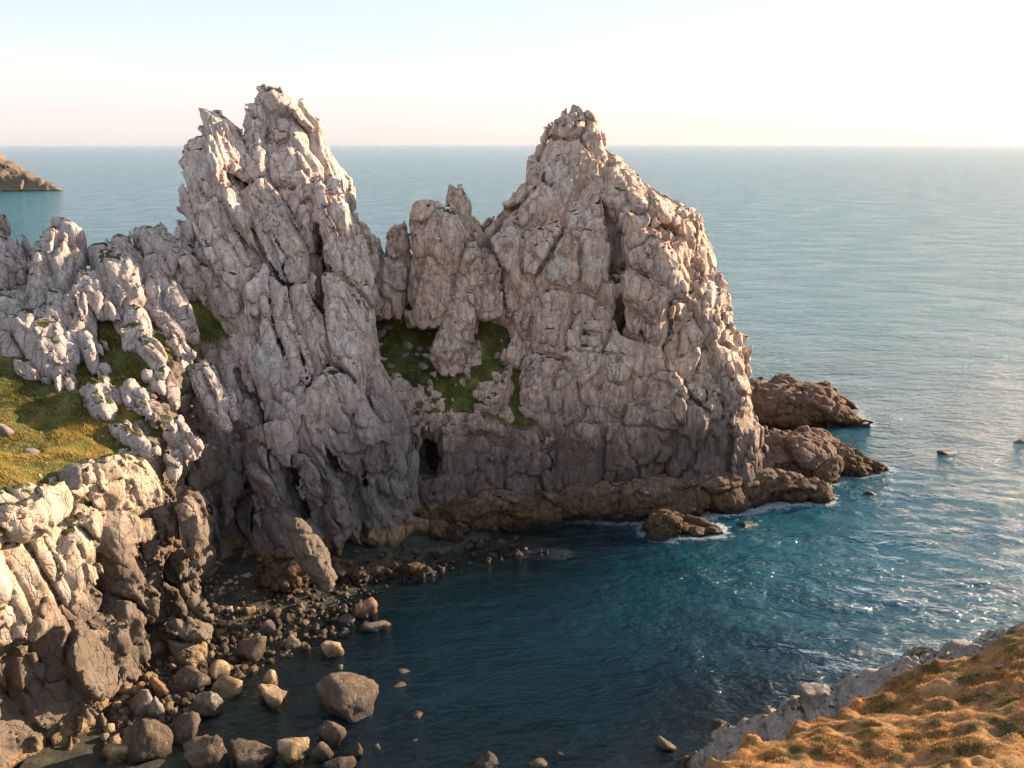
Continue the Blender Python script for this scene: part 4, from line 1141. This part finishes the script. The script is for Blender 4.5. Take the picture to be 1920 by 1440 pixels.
# ================================================================== GRASS
def blades(name, V, Q, dens, hgt, wid, mat, label, parent_keep=None, seed=0, clump=.35, lean=.5, cat='grass', tint=None):
    r_ = np.random.default_rng(seed)
    A = V[Q]; c = np.cross(A[:, 2] - A[:, 0], A[:, 3] - A[:, 1]); area = np.linalg.norm(c, axis=1) / 2
    n = int(area.sum() * dens)
    f = r_.choice(len(Q), n, p=area / area.sum())
    u, v = r_.random((2, n, 1))
    P = (A[f, 0] * (1 - u) + A[f, 1] * u) * (1 - v) + (A[f, 3] * (1 - u) + A[f, 2] * u) * v
    k = fbm(np.stack((P[:, 0], P[:, 1], P[:, 0] * 0), 1) * clump + 7 + seed, 3) * .6 + .75
    keep = r_.random(n) < np.clip(k * 1.2, .55, 1)
    if parent_keep is not None: keep &= parent_keep(P)
    P, k = P[keep], np.clip(k[keep], .35, 1.5); n = len(P)
    a = r_.random(n) * 6.283
    w = wid * (.6 + .8 * r_.random(n)); h = hgt * k * (.5 + r_.random(n))
    dx, dy = np.cos(a) * w / 2, np.sin(a) * w / 2
    lx, ly = r_.normal(-.25, lean, (2, n)) * h
    B0 = P + np.stack((-dx, -dy, np.full(n, -.04)), 1); B1 = P + np.stack((dx, dy, np.full(n, -.04)), 1)
    T = P + np.stack((lx, ly, h), 1)
    VV = np.concatenate((B0, B1, T)); i = np.arange(n)
    FF = np.stack((i, i + n, i + 2 * n), 1)
    o = add_mesh(name, VV, FF, mat, smooth=False)
    t = np.tile(r_.random(n) + (tint(P) if tint else 0), 3)
    at_ = o.data.attributes.new('tint', 'FLOAT', 'POINT'); at_.data.foreach_set('value', t.astype(np.float32))
    return tag(o, label, cat, kind='stuff')
def blade_material(name, stops, scale, var):
    m, nt = new_mat(name); b = NB(nt)
    pos = b.n('ShaderNodeNewGeometry').outputs['Position']
    t = b.n('ShaderNodeAttribute', attribute_name='tint').outputs['Fac']
    f = b.math('MULTIPLY_ADD', b.math('SUBTRACT', t, .5), var, b.noise(pos, scale, 6, .65))
    bs = b.n('ShaderNodeBsdfPrincipled', {'Base Color': b.ramp(f, stops), 'Roughness': .8})
    bs.inputs['Specular IOR Level'].default_value = .15
    tr = b.n('ShaderNodeBsdfTranslucent', {'Color': b.ramp(f, stops)})
    mx = b.n('ShaderNodeMixShader', {0: .35, 1: bs.outputs[0], 2: tr.outputs[0]})
    nt.links.new(mx.outputs[0], b.n('ShaderNodeOutputMaterial').inputs[0])
    return m
MAT['dry_blade'] = blade_material('dry_grass', [(.25, (.045, .055, .016)), (.41, (.10, .10, .03)), (.47, (.40, .19, .07)), (.58, (.55, .265, .10)), (.75, (.70, .41, .20))], .5, .3)
MAT['green_blade'] = blade_material('slope_grass', [(.28, (.03, .038, .010)), (.45, (.07, .075, .02)), (.58, (.17, .14, .035)), (.78, (.36, .25, .07))], .12, .3)
blades('grass', NV, NQ, 170, .14, .045, MAT['dry_blade'], 'orange dry grass on the hillside in the lower corner', lambda P: near_poly(P[:, 0], P[:, 1]) < 2.6, 1, .45)
blades('grass', SLOPE_V, SLOPE_Q, 45, .34, .10, MAT['green_blade'], 'green and yellow grass on the headland slope', None, 2, tint=lambda P: np.clip((land_poly(P[:, 0], P[:, 1]) + 17) / 9, 0, 1) * np.clip((106 - P[:, 1]) / 8, 0, 1) * 1.5)  # yellower near the brink: drier grass, with sunlit warmth put into the tint
blades('grass', SAD_V, SAD_Q, 40, .3, .1, MAT['green_blade'], 'short grass in the notch between the stacks', None, 3)
print('triangles', sum(len(m_.polygons) * (1 if len(m_.polygons) and m_.polygons[0].loop_total == 3 else 2) for m_ in {o.data for o in COL.objects if o.type == 'MESH'}))
print('grass %.1fs, done' % (time.time() - T0))
